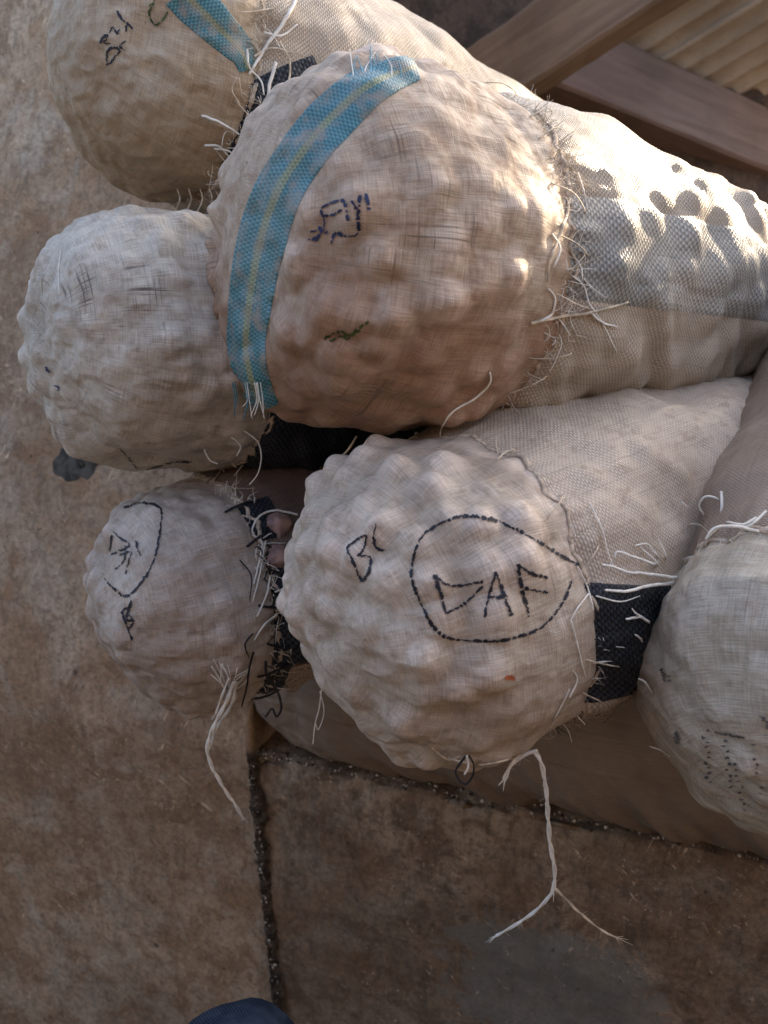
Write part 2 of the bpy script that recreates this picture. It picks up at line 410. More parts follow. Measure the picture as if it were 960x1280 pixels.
def denim_mat():
    m = M('denim', 0.85, 0.15); uv = m.coord('UV'); s = m.sep(uv)
    t = m.math('SINE', m.math('MULTIPLY', m.math('ADD', s[0], s[1]), 2600.0))
    n = m.noise(m.coord('Object'), 20, 5, 0.6)
    col = m.mix(m.ramp(t, -0.6, 0.6), (0.008, 0.013, 0.026), (0.035, 0.05, 0.078)); col = m.mix(m.ramp(n, 0.45, 0.7, 0, 0.4), col, (0.10, 0.13, 0.17))
    m.color(col); m.bump(t, 0.4, 0.0008); return m.m
MAT['denim'] = denim_mat()

# ------------------------------------------------------------------ setting
LEDGE_Z = 0.67
FLOOR_Z = -0.32
E0 = on_z(315, 948, LEDGE_Z)          # inner corner of ledge against the wall
E1 = on_z(960, 1082, LEDGE_Z)
ed = (E1 - E0); ed[2] = 0; ed /= np.linalg.norm(ed)
en = np.array([ed[1], -ed[0], 0.0])     # outward (towards viewer)
if en[1] > 0: en = -en
def on_front(px, py):
    r = ray(px, py); t = np.dot(E0 - CP, en) / np.dot(r, en); return CP + r * t
K = on_front(346, 1250)
lean = (K - E0) / (K[2] - E0[2])       # corner drift per metre of height
def corner(z): return E0 + lean * (z - E0[2])
wd = np.array([-0.97, 0.26, 0.0]); wd /= np.linalg.norm(wd)

# wall
nu, nv = 150, 190
zz = np.linspace(FLOOR_Z - 0.02, 2.9, nv); ss = np.linspace(0, 2.4, nu)
Pw = np.array([corner(z) for z in zz])[None, :, :] + ss[:, None, None] * wd[None, None, :]
Pw[..., 2] = zz[None, :]
bat = 0.30 * np.maximum(0, zz - 0.70) ** 1.0
wn = np.array([-wd[1], wd[0], 0.0]); wn = wn if wn[1] < 0 else -wn
dsp = fbm(Pw * 2.5, 3, 4) * 0.012 + fbm(Pw * 22, 9, 3) * 0.0022
dsp *= np.minimum(1, ss / 0.05)[:, None]
Pw = Pw + dsp[..., None] * wn - bat[None, :, None] * wn
ret = Pw[0][None] + np.linspace(1.7, 0.02, 20)[:, None, None] * np.array([0.12, 1.0, 0.0])
Pw = np.concatenate([ret, Pw], 0); nu += 20
wall = mesh_obj('wall', Pw.reshape(-1, 3), grid_faces(nu, nv), MAT['wall'])
tag(wall, 'brown mud plaster wall beside the stacked sacks', kind='structure')

# ledge: top sheet, front sheet with worn edge, end
L = 1.9
pc = on_front(690, 1245)
MAT['ledge'] = plaster_mat('grimy_cement', (0.23, 0.168, 0.115), (0.40, 0.305, 0.215), (0.14, 0.092, 0.058), 0.7, (0.6, (0.30, 0.265, 0.21)), (0.6, (0.21, 0.125, 0.07)),
                           stain=(tuple(pc), tuple(ed), (0.225, 0.165), (0.185, 0.185, 0.165)))
us = np.linspace(0, L, 200)
prof = [(-1.1, 0.0)] + [(-d, 0.0) for d in np.linspace(0.9, 0.03, 30)] + [(-0.02, -0.001), (-0.010, -0.004), (-0.003, -0.011), (0.0, -0.022)] + [(0.0, -h) for h in np.linspace(0.03, LEDGE_Z - FLOOR_Z + 0.02, 110)]
prof = np.array(prof)
V = E0[None, None, :] + us[:, None, None] * ed + prof[None, :, 0, None] * en + prof[None, :, 1, None] * np.array([0, 0, 1.0])
V = V + (np.clip((V[..., 2] - LEDGE_Z), -2, 0)[..., None] * (lean * np.array([1, 1, 0]))) * np.maximum(0, 1 - us / 0.6)[:, None, None]
d1 = fbm(V * 4, 21, 4) * 0.008 + fbm(V * 30, 25, 3) * 0.002
edge = np.exp(-((prof[:, 1] + prof[:, 0] * 0.5 + 0.01) / 0.02) ** 2)
chip = np.minimum(0, fbm(V * 14, 33, 3) - 0.1) * 0.018 * edge[None, :]
nrm = np.where((prof[:, 1] < -0.005)[:, None], en[None, :], np.array([[0, 0, 1.0]]))
V = V + (d1 + chip)[..., None] * nrm[None, :, :]
ledge = mesh_obj('ledge', V.reshape(-1, 3), grid_faces(len(us), len(prof)), MAT['ledge'])
tag(ledge, 'low grimy cement ledge carrying the sacks', kind='structure')

fl = mesh_obj('floor', [(-40, -40, FLOOR_Z), (40, -40, FLOOR_Z), (40, 40, FLOOR_Z), (-40, 40, FLOOR_Z)], [(0, 1, 2, 3)], MAT['floor'])
tag(fl, 'dark cement floor', kind='structure')

# ------------------------------------------------------------------ sacks
class Sack:
    def __init__(self, key, label, px, d, Rpx, az, tilt, cover, body, length, taper, s, hd=0.85, amp=0.014, bamp=0.006, spacing=0.054, group=None, sq=0.96, seed=1, bend=0.0, p_exp=2.15, has_cover=True, R=None, body_sp=0.05, body_p=1.5):
        self.C = P(px[0], px[1], d) if d else np.array(px, float)
        self.R = R or Rpx * d / FPX
        R = self.R
        az = math.radians(az); tilt = math.radians(tilt)
        self.a = np.array([math.sin(az) * math.cos(tilt), math.cos(az) * math.cos(tilt), math.sin(tilt)])
        self.e1 = np.array([math.cos(az), -math.sin(az), 0.0]); self.e2 = np.cross(self.a, self.e1)
        if self.e2[2] < 0: self.e2 = -self.e2
        self.s, self.len, self.taper, self.hd, self.sq, self.seed, self.bend, self.p = s, length, taper, hd * R, sq, seed, bend, p_exp
        self.bp = body_p
        base = self.C + np.array([0, 0, -R])
        self.root = empty('sack', base, label, 'sack', group or G)
        rg = np.random.default_rng(seed)
        # ---- cover
        nt_ = 430; na = 118
        q = np.linspace(0, 1, na)
        # arc parameter: pole -> equator -> seam (+ flare)
        ang = np.linspace(0, 2 * math.pi, nt_, endpoint=False)
        quarter = math.pi / 2 * (R + self.hd) / 2
        tot = quarter + s + 0.016
        arc = q * tot
        arc = np.maximum(arc, 1e-4)
        ph = np.clip(arc / quarter, 0, 1) * math.pi / 2
        cx = -self.hd * np.sign(np.cos(ph)) * np.abs(np.cos(ph)) ** (2 / self.p); cr = np.abs(np.sin(ph)) ** (2 / self.p)
        cx = np.where(arc > quarter, arc - quarter, cx)
        xr = self.rad(np.maximum(cx, 0))
        rr = np.where(arc > quarter, xr, R * cr)
        X = np.repeat(cx[:, None], nt_, 1); Rr = np.repeat(rr[:, None], nt_, 1); A = np.repeat(ang[None, :], na, 0)
        # ragged edge
        edge = np.clip((arc - quarter - s) / 0.016, 0, 1)
        rag = fbm(np.stack([np.cos(ang) * 6, np.sin(ang) * 6, np.zeros_like(ang)], -1), seed + 5, 4) * 0.014
        X = X + edge[:, None] * rag[None, :]
        puck = np.exp(-np.abs(X - s) / 0.035)
        pn = fbm(np.stack([np.cos(A) * 9, np.sin(A) * 9, X * 10], -1), seed + 9, 2)
        Rr = Rr - 0.004 * np.exp(-((X - s + 0.002) / 0.014) ** 2) + edge[:, None] * 0.001 + puck * pn * 0.006 * np.minimum(1, arc / quarter)[:, None]
        Pn = self.pt(X, A, Rr)
        N = self.normals(Pn)
        bulbs, H = self.bulbs(Pn, rg, spacing, amp, mask=np.ones(na))
        fade = 1 - 0.95 * np.exp(-(np.minimum(X - s, 0) / 0.040) ** 2)
        sf = 1 - np.exp(-((X - s) / 0.03) ** 2); sf = np.where(X > s, 0, sf)
        lowf = np.abs(fbm((Pn - self.C) * np.array([10, 10, 10]) + seed * 2.0, seed + 71, 2)) * -0.006 * sf + fbm((Pn - self.C) * 6 + seed, seed + 1, 3) * 0.013
        wr = np.abs(fbm((Pn - self.C) * np.array([26, 26, 40]) + seed * 3, seed + 2, 3)) * -0.0035 * sf
        Pn = Pn + N * ((H * fade) + lowf + wr)[..., None]
        U = np.stack([np.repeat(arc[:, None], nt_, 1), A * R], -1)
        self.cov_grid = Pn
        f = grid_faces(na, nt_, True)
        if has_cover:
            self.cover = mesh_obj('head_cover', Pn.reshape(-1, 3), f, MAT[cover], self.root, uv=U.reshape(-1, 2), attr={'bulge': (H / (amp * 1.1)).ravel()})
            self.seam_ring = Pn[int(np.argmin(np.abs(arc - quarter - s)))]
            self.seam_idx = int(np.argmin(np.abs(arc - quarter - s)))
            self.bvh_c = BVHTree.FromPolygons([tuple(v) for v in Pn.reshape(-1, 3)], [tuple(t) for t in f.tolist()])
        # ---- body
        nb, nt2 = 150, 300
        ang2 = np.linspace(0, 2 * math.pi, nt2, endpoint=False)
        x0 = s - 0.006
        xs = x0 + (length - x0) * np.linspace(0, 1, nb)
        Xb = np.repeat(xs[:, None], nt2, 1); Ab = np.repeat(ang2[None, :], nb, 0)
        rb = self.rad(np.maximum(xs, 0)) * np.where(xs < length - 0.10, 1, np.sqrt(np.clip(1 - ((xs - (length - 0.10)) / 0.1001) ** 2, 0, 1)) * 0.85 + 0.15 * np.clip(1 - (xs - (length - 0.1)) / 0.1, 0, 1))
        Rb = np.repeat(rb[:, None], nt2, 1) + 0.019 * np.clip((Xb - s) / 0.10, 0, 1) ** 0.8 - 0.0022
        pk = np.exp(-np.maximum(Xb - s, 0) / 0.05)
        pnb = fbm(np.stack([np.cos(Ab) * 9, np.sin(Ab) * 9, Xb * 10], -1), seed + 9, 2)
        Rb = Rb + pk * (pnb * 0.006) - 0.004 * np.exp(-((Xb - s + 0.002) / 0.014) ** 2)
        Pb = self.pt(Xb, Ab, Rb); Nb = self.normals(Pb)
        _, Hb = self.bulbs(Pb, rg, body_sp, bamp, mask=np.ones(nb))
        lowb = fbm((Pb - self.C) * 6 + seed, seed + 1, 3) * 0.013
        Hb = Hb * (1 - 0.9 * np.exp(-(np.maximum(Xb - s, 0) / 0.03) ** 2))
        # slanting creases on the underside
        low = np.clip(-(np.sin(self._ang2(Ab))) * 1.2 + 0.1, 0, 1)
        cre = (1 - pk) * fbm(np.stack([Xb * 24 + Ab * R * 16, Ab * R * 7, Xb * 0], -1), seed + 44, 3) * 0.010 * (0.25 + low)
        Pb = Pb + Nb * (Hb + lowb + cre)[..., None]
        self.body_grid, self.body_N, self.body_x, self.body_a = Pb, Nb, xs, ang2
        fb = grid_faces(nb, nt2, True)
        Ub = np.stack([Xb, Ab * R], -1)
        self.body_uv = Ub
        self.body = mesh_obj('body', Pb.reshape(-1, 3), fb, MAT[body], self.root, uv=Ub.reshape(-1, 2))
        self.bvh_b = BVHTree.FromPolygons([tuple(v) for v in Pb.reshape(-1, 3)], [tuple(t) for t in fb.tolist()])
    def _ang2(self, A): return A
    def rad(self, x):
        t = np.clip(x / self.len, 0, 1)
        return self.R * (1 - self.taper * t ** self.bp)
    def pt(self, X, A, R):
        c = self.C + X[..., None] * self.a + (self.bend * np.maximum(X, 0) ** 2)[..., None] * np.array([0, 0, 1.0])
        return c + (R * np.cos(A))[..., None] * self.e1 + (R * self.sq * np.sin(A))[..., None] * self.e2
    def normals(self, G):
        du = np.gradient(G, axis=0); dv = np.roll(G, -1, 1) - np.roll(G, 1, 1)
        n = np.cross(du, dv); n /= np.maximum(np.linalg.norm(n, axis=-1, keepdims=True), 1e-9)
        c = G - (self.C + ((G - self.C) @ self.a)[..., None] * self.a)
        c = c + (-self.a) * np.where(((G - self.C) @ self.a) < 0, 1, 0)[..., None] * 0.1
        sg = np.sign((n * c).sum(-1, keepdims=True)); sg[sg == 0] = 1
        n = n * sg
        if np.linalg.norm(G[0].std(0)) < 0.01: n[:2] = -self.a
        return n
    def bulbs(self, G, rg, sp, amp, mask):
        flat = G.reshape(-1, 3); n = len(flat)
        # area weighted candidates
        cell = np.linalg.norm(np.cross(np.gradient(G, axis=0), np.gradient(G, axis=1)), axis=-1).ravel(); cell /= cell.sum()
        cand = flat[rg.choice(n, 2600, p=cell)]
        keep = []
        for c in cand:
            sc = sp * (0.88 + 0.32 * hash3(np.array(int(c[0] * 900)), np.array(int(c[1] * 900)), np.array(int(c[2] * 900)), 3))
            if all(np.linalg.norm(c - k) > sc for k in keep): keep.append(c)
            if len(keep) > 520: break
        K_ = np.array(keep); am = amp * np.where(rg.random(len(K_)) < 0.12, 0.2, rg.uniform(0.55, 1.15, len(K_))) * np.clip(0.80 + 1.25 * fbm((K_ - self.C) * 5, self.seed + 3, 2), 0.15, 1.4); sg = sp * rg.uniform(0.40, 0.54, len(K_))
        H = np.zeros(n)
        for c, a_, s_ in zip(K_, am, sg):
            box = np.abs(flat - c).max(1) < s_ * 3
            d2 = ((flat[box] - c) ** 2).sum(1)
            h = a_ * np.exp(-(d2 / (s_ * s_)) ** 1.0)
            o = H[box]; H[box] = np.maximum(o, h) + 0.30 * np.minimum(o, h)
        return K_, H.reshape(G.shape[:2])
    # ---- decoration on the real surface
    def hit(self, px, py, which='c'):
        o = Vector(CP); d = Vector(ray(px, py)).normalized()
        best = None
        for k in which:
            b = self.bvh_c if k == 'c' else self.bvh_b
            loc, nrm, idx, dist = b.ray_cast(o, d)
            if loc is not None and (best is None or dist < best[2]):
                if nrm.dot(d) > 0: nrm = -nrm
                best = (np.array(loc), np.array(nrm), dist)
        return best
    def line(self, pts, n=None, which='c', off=0.002):
        pl = smooth_line(np.array(pts, float), n or max(8, int(sum(math.dist(pts[i], pts[i + 1]) for i in range(len(pts) - 1)) / 2.0)))
        out = []
        for x, y in pl:
            h = self.hit(x, y, which)
            if h is not None: out.append(h[0] + h[1] * off)
        return np.array(out)
    def ink(self, name, strokes, mat, wpx=2.6, rough=0.5, dash=True, which='c', label=None):
        """marker strokes: short overlapping dabs of ink lying on the cloth"""
        V, F = [], []
        rg = np.random.default_rng(len(strokes) * 7 + self.seed)
        for st in strokes:
            n = max(6, int(sum(math.dist(st[i], st[i + 1]) for i in range(len(st) - 1)) / 1.3))
            pl = smooth_line(np.array(st, float), n)
            k = 0
            while k < n - 1:
                ln = rg.integers(3, 12) if dash else n
                seg = pl[k:k + ln + 1]
                k += ln + (1 if rg.random() < rough else 0)
                if len(seg) < 2: continue
                wd_ = wpx * rg.uniform(0.5, 1.45)
                T = np.gradient(seg, axis=0); T /= np.maximum(np.linalg.norm(T, axis=1, keepdims=True), 1e-6)
                Nn = np.stack([-T[:, 1], T[:, 0]], -1)
                row = []
                shp = np.sin(np.linspace(0.25, math.pi - 0.25, len(seg))) ** 0.5
                for i in range(len(seg)):
                    c = seg[i] + rg.normal(0, 0.5, 2)
                    hs = [self.hit(*(c + Nn[i] * s_ * wd_ / 2 * shp[i]), which) for s_ in (-1, 1)]
                    if None in hs: row.append(None); continue
                    row.append([h[0] + h[1] * 0.0011 for h in hs])
                for i in range(len(row) - 1):
                    if row[i] is None or row[i + 1] is None: continue
                    b = len(V); V += [row[i][0], row[i][1], row[i + 1][1], row[i + 1][0]]; F.append((b, b + 1, b + 2, b + 3))
        if V:
            o = mesh_obj(name, V, F, MAT[mat], self.root)
            o['kind'] = 'stuff'
            if label: o['label'] = label
            return o
    def stripe(self, ctr, wpx, mat='stripe', name='stripe', label=None, n=150, m=15, which='c', metres=False, off=0.0016):
        pl = smooth_line(np.array(ctr, float), n); T = np.gradient(pl, axis=0); T /= np.linalg.norm(T, axis=1, keepdims=True)
        Nn = np.stack([-T[:, 1], T[:, 0]], -1)
        wp = np.interp(np.linspace(0, 1, n), np.linspace(0, 1, len(wpx)), wpx)
        V = np.zeros((n, m, 3)); ok = np.zeros((n, m), bool); uv = np.zeros((n, m, 2)); u = 0
        for i in range(n):
            for j in range(m):
                s_ = j / (m - 1) - 0.5
                h = self.hit(*(pl[i] + Nn[i] * s_ * wp[i]), which)
                if h is not None: V[i, j] = h[0] + h[1] * (off if 0 < j < m - 1 else 0.0004); ok[i, j] = True
            if i: u += np.linalg.norm(pl[i] - pl[i - 1]) / 960.0
            uv[i, :, 0] = u; uv[i, :, 1] = np.linspace(0, 1, m) * (wp[i] / 960.0 if metres else 1.0)
        F = []
        for i in range(n - 1):
            for j in range(m - 1):
                if ok[i, j] and ok[i + 1, j] and ok[i, j + 1] and ok[i + 1, j + 1]:
                    q = [V[i, j], V[i, j + 1], V[i + 1, j + 1], V[i + 1, j]]
                    if max(np.linalg.norm(q[a] - q[b]) for a, b in ((0, 2), (1, 3))) < 0.14:
                        F.append((i * m + j, i * m + j + 1, (i + 1) * m + j + 1, (i + 1) * m + j))
        par = list(range(n * m))
        def find(x):
            while par[x] != x: par[x] = par[par[x]]; x = par[x]
            return x
        for q in F:
            for v_ in q[1:]: par[find(v_)] = find(q[0])
        cnt = {}
        for q in F: cnt[find(q[0])] = cnt.get(find(q[0]), 0) + 1
        big_ = max(cnt, key=cnt.get); F = [q for q in F if find(q[0]) == big_]
        used = sorted({v_ for q in F for v_ in q}); mp = {v_: k for k, v_ in enumerate(used)}
        o = mesh_obj(name, V.reshape(-1, 3)[used], [tuple(mp[v_] for v_ in q) for q in F], MAT[mat], self.root, uv=uv.reshape(-1, 2)[used])
        if label: o['label'] = label
        return o
    def angle_at(self, px, py):
        h = self.hit(px, py, 'b'); q = h[0] - self.C
        return math.atan2(np.dot(q, self.e2) / self.sq, np.dot(q, self.e1))
    def band(self, a0, a1, mat, name, label=None, x1=None, off=0.0016):
        """coloured band woven along the body between two angles"""
        nt2 = len(self.body_a)
        j0 = int(round(a0 / (2 * math.pi) * nt2)); j1 = int(round(a1 / (2 * math.pi) * nt2))
        if j1 < j0: j0, j1 = j1, j0
        js = np.arange(j0, j1 + 1); 
        ni = len(self.body_x) - 4 if x1 is None else int(np.searchsorted(self.body_x, x1))
        G = self.body_grid[:ni][:, js % nt2]; N = self.body_N[:ni][:, js % nt2]
        o_ = np.full(len(js), off); o_[0] = o_[-1] = 0.0002
        V = G + N * o_[None, :, None]
        U = np.stack([np.repeat(self.body_x[:ni, None], len(js), 1), np.repeat((js * 2 * math.pi / nt2 * self.R)[None], ni, 0)], -1)
        o = mesh_obj(name, V.reshape(-1, 3), grid_faces(ni, len(js)), MAT[mat], self.root, uv=U.reshape(-1, 2))
        if label: o['label'] = label
        return o
    def fringe(self, a0, a1, n, mats, length=(0.008, 0.05), r=(0.0003, 0.0009), out=0.6, name='frayed_threads', seed=0):
        """loose threads along the seam between two angles (degrees)"""
        rg = np.random.default_rng(self.seed * 31 + seed)
        nt_ = self.cov_grid.shape[1]
        per = {m_: Tubes() for m_ in mats}
        for _ in range(n):
            an = math.radians(rg.uniform(a0, a1)); j = int(an / (2 * math.pi) * nt_) % nt_
            i = min(self.cov_grid.shape[0] - 1, self.seam_idx + rg.integers(-5, 6))
            p0 = self.cov_grid[i, j]
            rad_ = p0 - self.C; rad_ = rad_ - np.dot(rad_, self.a) * self.a; rad_ /= np.linalg.norm(rad_)
            tang = np.cross(self.a, rad_)
            d = rad_ * abs(rg.normal(0.25, 0.35)) * out + tang * rg.normal(0, 0.6) + self.a * rg.normal(0.35, 0.6)
            d /= np.linalg.norm(d)
            ln = length[0] + (length[1] - length[0]) * rg.random() ** 2.2
            k = 9; pts = [p0 - rad_ * 0.002]; step = ln / k
            curl = rg.normal(0, 0.22, 3)
            for q in range(k):
                d = d + curl * 0.8 + rg.normal(0, 0.10, 3) + np.array([0, 0, -0.05]) + rad_ * 0.02; d /= np.linalg.norm(d)
                nx = pts[-1] + d * step
                rq = nx - self.C; rq = rq - np.dot(rq, self.a) * self.a; L_ = np.linalg.norm(rq)
                if L_ < self.R * 0.985: nx = nx + rq / L_ * (self.R * 0.985 - L_) * 0.7
                pts.append(nx)
            per[mats[rg.integers(len(mats))]].add(smooth_line(np.array(pts), 12), rg.uniform(*r), 4, 0.5)
        for m_, t in per.items():
            if t.n: o = t.build(name, MAT[m_], self.root); o['kind'] = 'stuff'
    def hem(self, mat, r=0.0026):
        ring_ = self.seam_ring; n_ = len(ring_)
        cen = ring_.mean(0); rad_ = ring_ - cen; rad_ /= np.linalg.norm(rad_, axis=1, keepdims=True)
        an = np.arange(n_) * 2 * math.pi / n_
        nz = fbm(np.stack([np.cos(an) * 8, np.sin(an) * 8, an * 0], -1), self.seed + 50, 3)
        path = ring_ + rad_ * (0.0012 + 0.0012 * nz[:, None]) + self.a * (0.006 + nz * 0.007)[:, None]
        rr = r * 0.8 * (0.9 + 0.45 * fbm(np.stack([np.cos(an) * 16, np.sin(an) * 16, an * 0 + 3], -1), self.seed + 52, 3))
        k = 10; th = np.arange(k) * 2 * math.pi / k
        G_ = path[:, None] + rr[:, None, None] * (np.cos(th)[None, :, None] * rad_[:, None] + 1.7 * np.sin(th)[None, :, None] * self.a)
        f = grid_faces(n_ + 1, k, True) % (n_ * k)
        uv = np.stack([np.repeat((an * self.R)[:, None], k, 1), np.repeat((th * 0.004)[None], n_, 0)], -1)
        mesh_obj('hem', G_.reshape(-1, 3), f, MAT[mat], self.root, uv=uv.reshape(-1, 2))
    def stitches(self, degs, mat='twine', r=0.0015, lift=0.003, span=(0.016, 0.034)):
        rg = np.random.default_rng(self.seed + 77)
        for dg in degs:
            an = math.radians(dg)
            an += rg.normal(0, 0.05); a_, b_ = an, an + rg.choice([-1, 1]) * rg.uniform(0.03, 0.16)
            nt_ = self.cov_grid.shape[1]; nt2 = len(self.body_a)
            i = self.seam_idx - rg.integers(6, 10)
            p0 = self.cov_grid[i, int(a_ / (2 * math.pi) * nt_) % nt_]
            ib = int(np.argmin(np.abs(self.body_x - (self.s + rg.uniform(*span)))))
            p1 = self.body_grid[ib, int(b_ / (2 * math.pi) * nt2) % nt2]
            rad_ = p0 - self.C; rad_ -= np.dot(rad_, self.a) * self.a; rad_ /= np.linalg.norm(rad_)
            mid = (p0 + p1) / 2 + rad_ * (lift + 0.004) + rg.normal(0, 0.002, 3)
            Tubes().add(smooth_line(np.array([p0 - rad_ * 0.003, p0 + rad_ * lift * 0.5, mid, p1 + rad_ * lift * 0.6, p1 - rad_ * 0.003]), 16), r, 5, 1.0).build('twine_stitch', MAT[mat], self.root)
    def thread(self, pts, r=0.0016, mat='twine', lift=0.003, which='cb', depth=None, name='loose_thread', taper=0.6, label=None, sides=6, n=40):
        """thread along picture points: follows the surface where it meets one; a third value gives the distance explicitly"""
        pl = smooth_line(np.array([p[:2] for p in pts], float), n)
        dd = []
        for x, y in pl:
            h = self.hit(x, y, which)
            dd.append(np.nan if h is None else float(np.dot(h[0] - CP, FW)) - lift)
        dd = np.array(dd)
        if depth is not None:
            dd = np.interp(np.linspace(0, 1, n), np.linspace(0, 1, len(depth)), depth)
        else:
            ok = ~np.isnan(dd)
            if ok.any(): dd = np.interp(np.arange(n), np.arange(n)[ok], dd[ok])
            else: dd[:] = float(np.dot(self.C - CP, FW))
            for _ in range(2): dd[1:-1] = np.minimum(dd[1:-1], (dd[:-2] + dd[2:]) / 2)
        W = np.array([P(x, y, q) for (x, y), q in zip(pl, dd)]); r = r * 0.8
        o = Tubes().add(W, r, sides, taper).build(name, MAT[mat], self.root)
        if label: o['label'] = label
        return o

G = 'filled sacks stacked on the ledge'
bottom = None
sk = {}
# the sack lying flat along the ledge
lie_dir = math.degrees(math.atan2(ed[0], ed[1]))
bc = E0 + ed * 0.115 - en * 0.140
sk['bottom'] = Sack('bottom', 'plain tan sack lying flat along the ledge under the others', (bc[0], bc[1], LEDGE_Z + 0.160), None, None, lie_dir + 1, 0, 'b_bottom', 'b_bottom', 1.15, 0.0, 0.0, hd=0.95, amp=0.001, bamp=0.0015, group=None, seed=3, R=0.175, sq=0.94, has_cover=True, p_exp=2.3)
sk['low'] = Sack('low', 'small sack with a lopsided ring and letters, black band, below the white gauze sack', (258, 733), 1.20, 147, 52, 1, 'g_low', 'b_shade', 0.95, 0.04, 0.022, hd=0.9, amp=0.0145, seed=21, spacing=0.043, p_exp=2.4)
sk['left'] = Sack('left', 'pale gauze covered sack with no writing wedged against the wall', (196, 428), 1.12, 155, 52, -7, 'g_left', 'b_shade', 0.95, 0.02, 0.10, hd=0.9, amp=0.014, seed=32, sq=1.03, spacing=0.046, p_exp=2.4)
sk['top'] = Sack('top', 'sack with short blue stripe and small scrawl, topmost of the pile', (236, 86), 1.16, 160, 50, -9, 'g_top', 'b_blue', 1.05, 0.22, 0.008, hd=0.95, amp=0.017, bamp=0.003, seed=43, p_exp=2.4)
sk['daf'] = Sack('daf', 'large lumpy sack with DAF in a drawn ring on its pale cover', (553, 740), 0.95, 203, 53, 5, 'g_daf', 'b_tan', 0.95, 0.24, 0.035, hd=0.88, amp=0.0155, bamp=0.004, seed=54, spacing=0.050, p_exp=2.4)
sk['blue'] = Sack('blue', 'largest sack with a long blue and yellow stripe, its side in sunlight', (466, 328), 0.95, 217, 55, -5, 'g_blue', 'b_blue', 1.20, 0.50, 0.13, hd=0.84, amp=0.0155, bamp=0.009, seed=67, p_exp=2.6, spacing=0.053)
sk['right'] = Sack('right', 'pale sack with dotted print and a tuft of white twine, leaning beside the DAF sack', (1036, 888), 0.84, 234, 38, 32, 'g_right', 'b_plain', 0.95, 0.26, 0.055, hd=0.70, amp=0.009, bamp=0.002, seed=76, sq=1.06)

# ------------------------------------------------------------------ bands, writing, threads
def hang(S, pts, r, mat, name='loose_thread', n=40, taper=0.7, y=None, bulge=0.0, which='cb'):
    """a thread hanging straight down in one upright plane through its first point"""
    h = S.hit(pts[0][0], pts[0][1], which)
    y0 = y if y is not None else (h[0][1] if h is not None else S.C[1]) - 0.006
    pl = smooth_line(np.array(pts, float), n); W = []
    for k, (x, yy) in enumerate(pl):
        r_ = ray(x, yy); W.append(CP + r_ * ((y0 - bulge * math.sin(math.pi * k / (n - 1))) / r_[1]))
    W = np.array(W)
    if name != 'hanging_twine': return Tubes().add(W, r, 6, taper).build(name, MAT[mat], S.root)
    W = smooth_line(W, 110); T_ = Tubes(); ln = np.concatenate([[0], np.cumsum(np.linalg.norm(np.diff(W, axis=0), axis=1))])
    for ph in (0, math.pi):
        a_ = ln / 0.009 + ph; off_ = np.stack([np.cos(a_), 0.7 * np.sin(a_), 0.3 * np.sin(a_)], -1) * r * 0.42
        T_.add(W + off_, r * 0.62, 6, taper, 0.8)
    rg_ = np.random.default_rng(int(pts[0][0]))
    for k in range(14):                                   # stray fibres
        q = rg_.integers(5, 108); d_ = rg_.normal(0, 1, 3); d_[2] = -abs(d_[2]); d_ /= np.linalg.norm(d_)
        T_.add(np.array([W[q], W[q] + d_ * 0.004, W[q] + d_ * 0.007 + rg_.normal(0, 0.002, 3)]), 0.00022, 3, 0.5)
    for k in range(5):
        d_ = (W[-1] - W[-4]); d_ = d_ / np.linalg.norm(d_) + rg_.normal(0, 0.45, 3)
        T_.add(np.array([W[-2], W[-1] + d_ * 0.004, W[-1] + d_ * 0.009]), r * 0.2, 4, 0.5)
    o = T_.build(name, MAT[mat], S.root); return o

for k_ in ('daf', 'blue', 'top', 'low', 'left', 'right'): sk[k_].hem('hem')

# large sack with the ringed letters
S = sk['daf']
ring = [(725, 707), (705, 697), (680, 682), (645, 662), (615, 650), (580, 646), (550, 655), (525, 675), (515, 710), (517, 730), (527, 755), (540, 780), (555, 795), (580, 800), (615, 801), (650, 795), (675, 785), (695, 765), (707, 745), (714, 726)]
S.ink('marker_ring', [ring], 'ink', 4.0, 0.55)
S.ink('marker_letters', [[(542, 720), (550, 740), (557, 767)], [(557, 767), (580, 755), (604, 732)], [(542, 720), (565, 732), (604, 727)],
      [(620, 715), (612, 740), (606, 772)], [(620, 715), (630, 745), (639, 770)], [(609, 747), (634, 746)],
      [(647, 705), (652, 735), (661, 770)], [(647, 705), (665, 717), (685, 722)], [(655, 735), (672, 738), (686, 741)]], 'ink', 4.2, 0.5, label='letters DAF in black marker')
S.ink('marker_letters', [[(434, 685), (443, 706), (453, 727)], [(434, 685), (457, 669), (454, 688), (446, 694)], [(446, 694), (463, 697), (462, 714), (453, 727)],
      [(470, 655), (467, 672), (472, 685), (483, 688)]], 'ink', 3.2, 0.35, label='letters BC in black marker')
S.ink('orange_fleck', [[(631, 848), (637, 846), (643, 849)]], 'ink_orange', 5.0, 0.1, dash=False)
S.stripe([(690, 805), (740, 803), (790, 798), (850, 785)], [155, 150, 135, 110], 'band_black', 'black_band', 'black woven band wrapped round the sack side', n=70, m=50, which='b', metres=True, off=0.003)
a1 = S.angle_at(740, 884)
S.band(a1, a1 - 0.75, 'band_lined', 'lined_band', 'tan band with thin broken black lines')
S.fringe(-75, 80, 110, ['twine', 'tan_twine'], (0.005, 0.030), r=(0.0002, 0.0006))
S.fringe(-60, 5, 60, ['black_twine', 'twine'], (0.006, 0.035), seed=2)
S.stitches(range(-68, 76, 22), 'tan_twine', 0.0009)
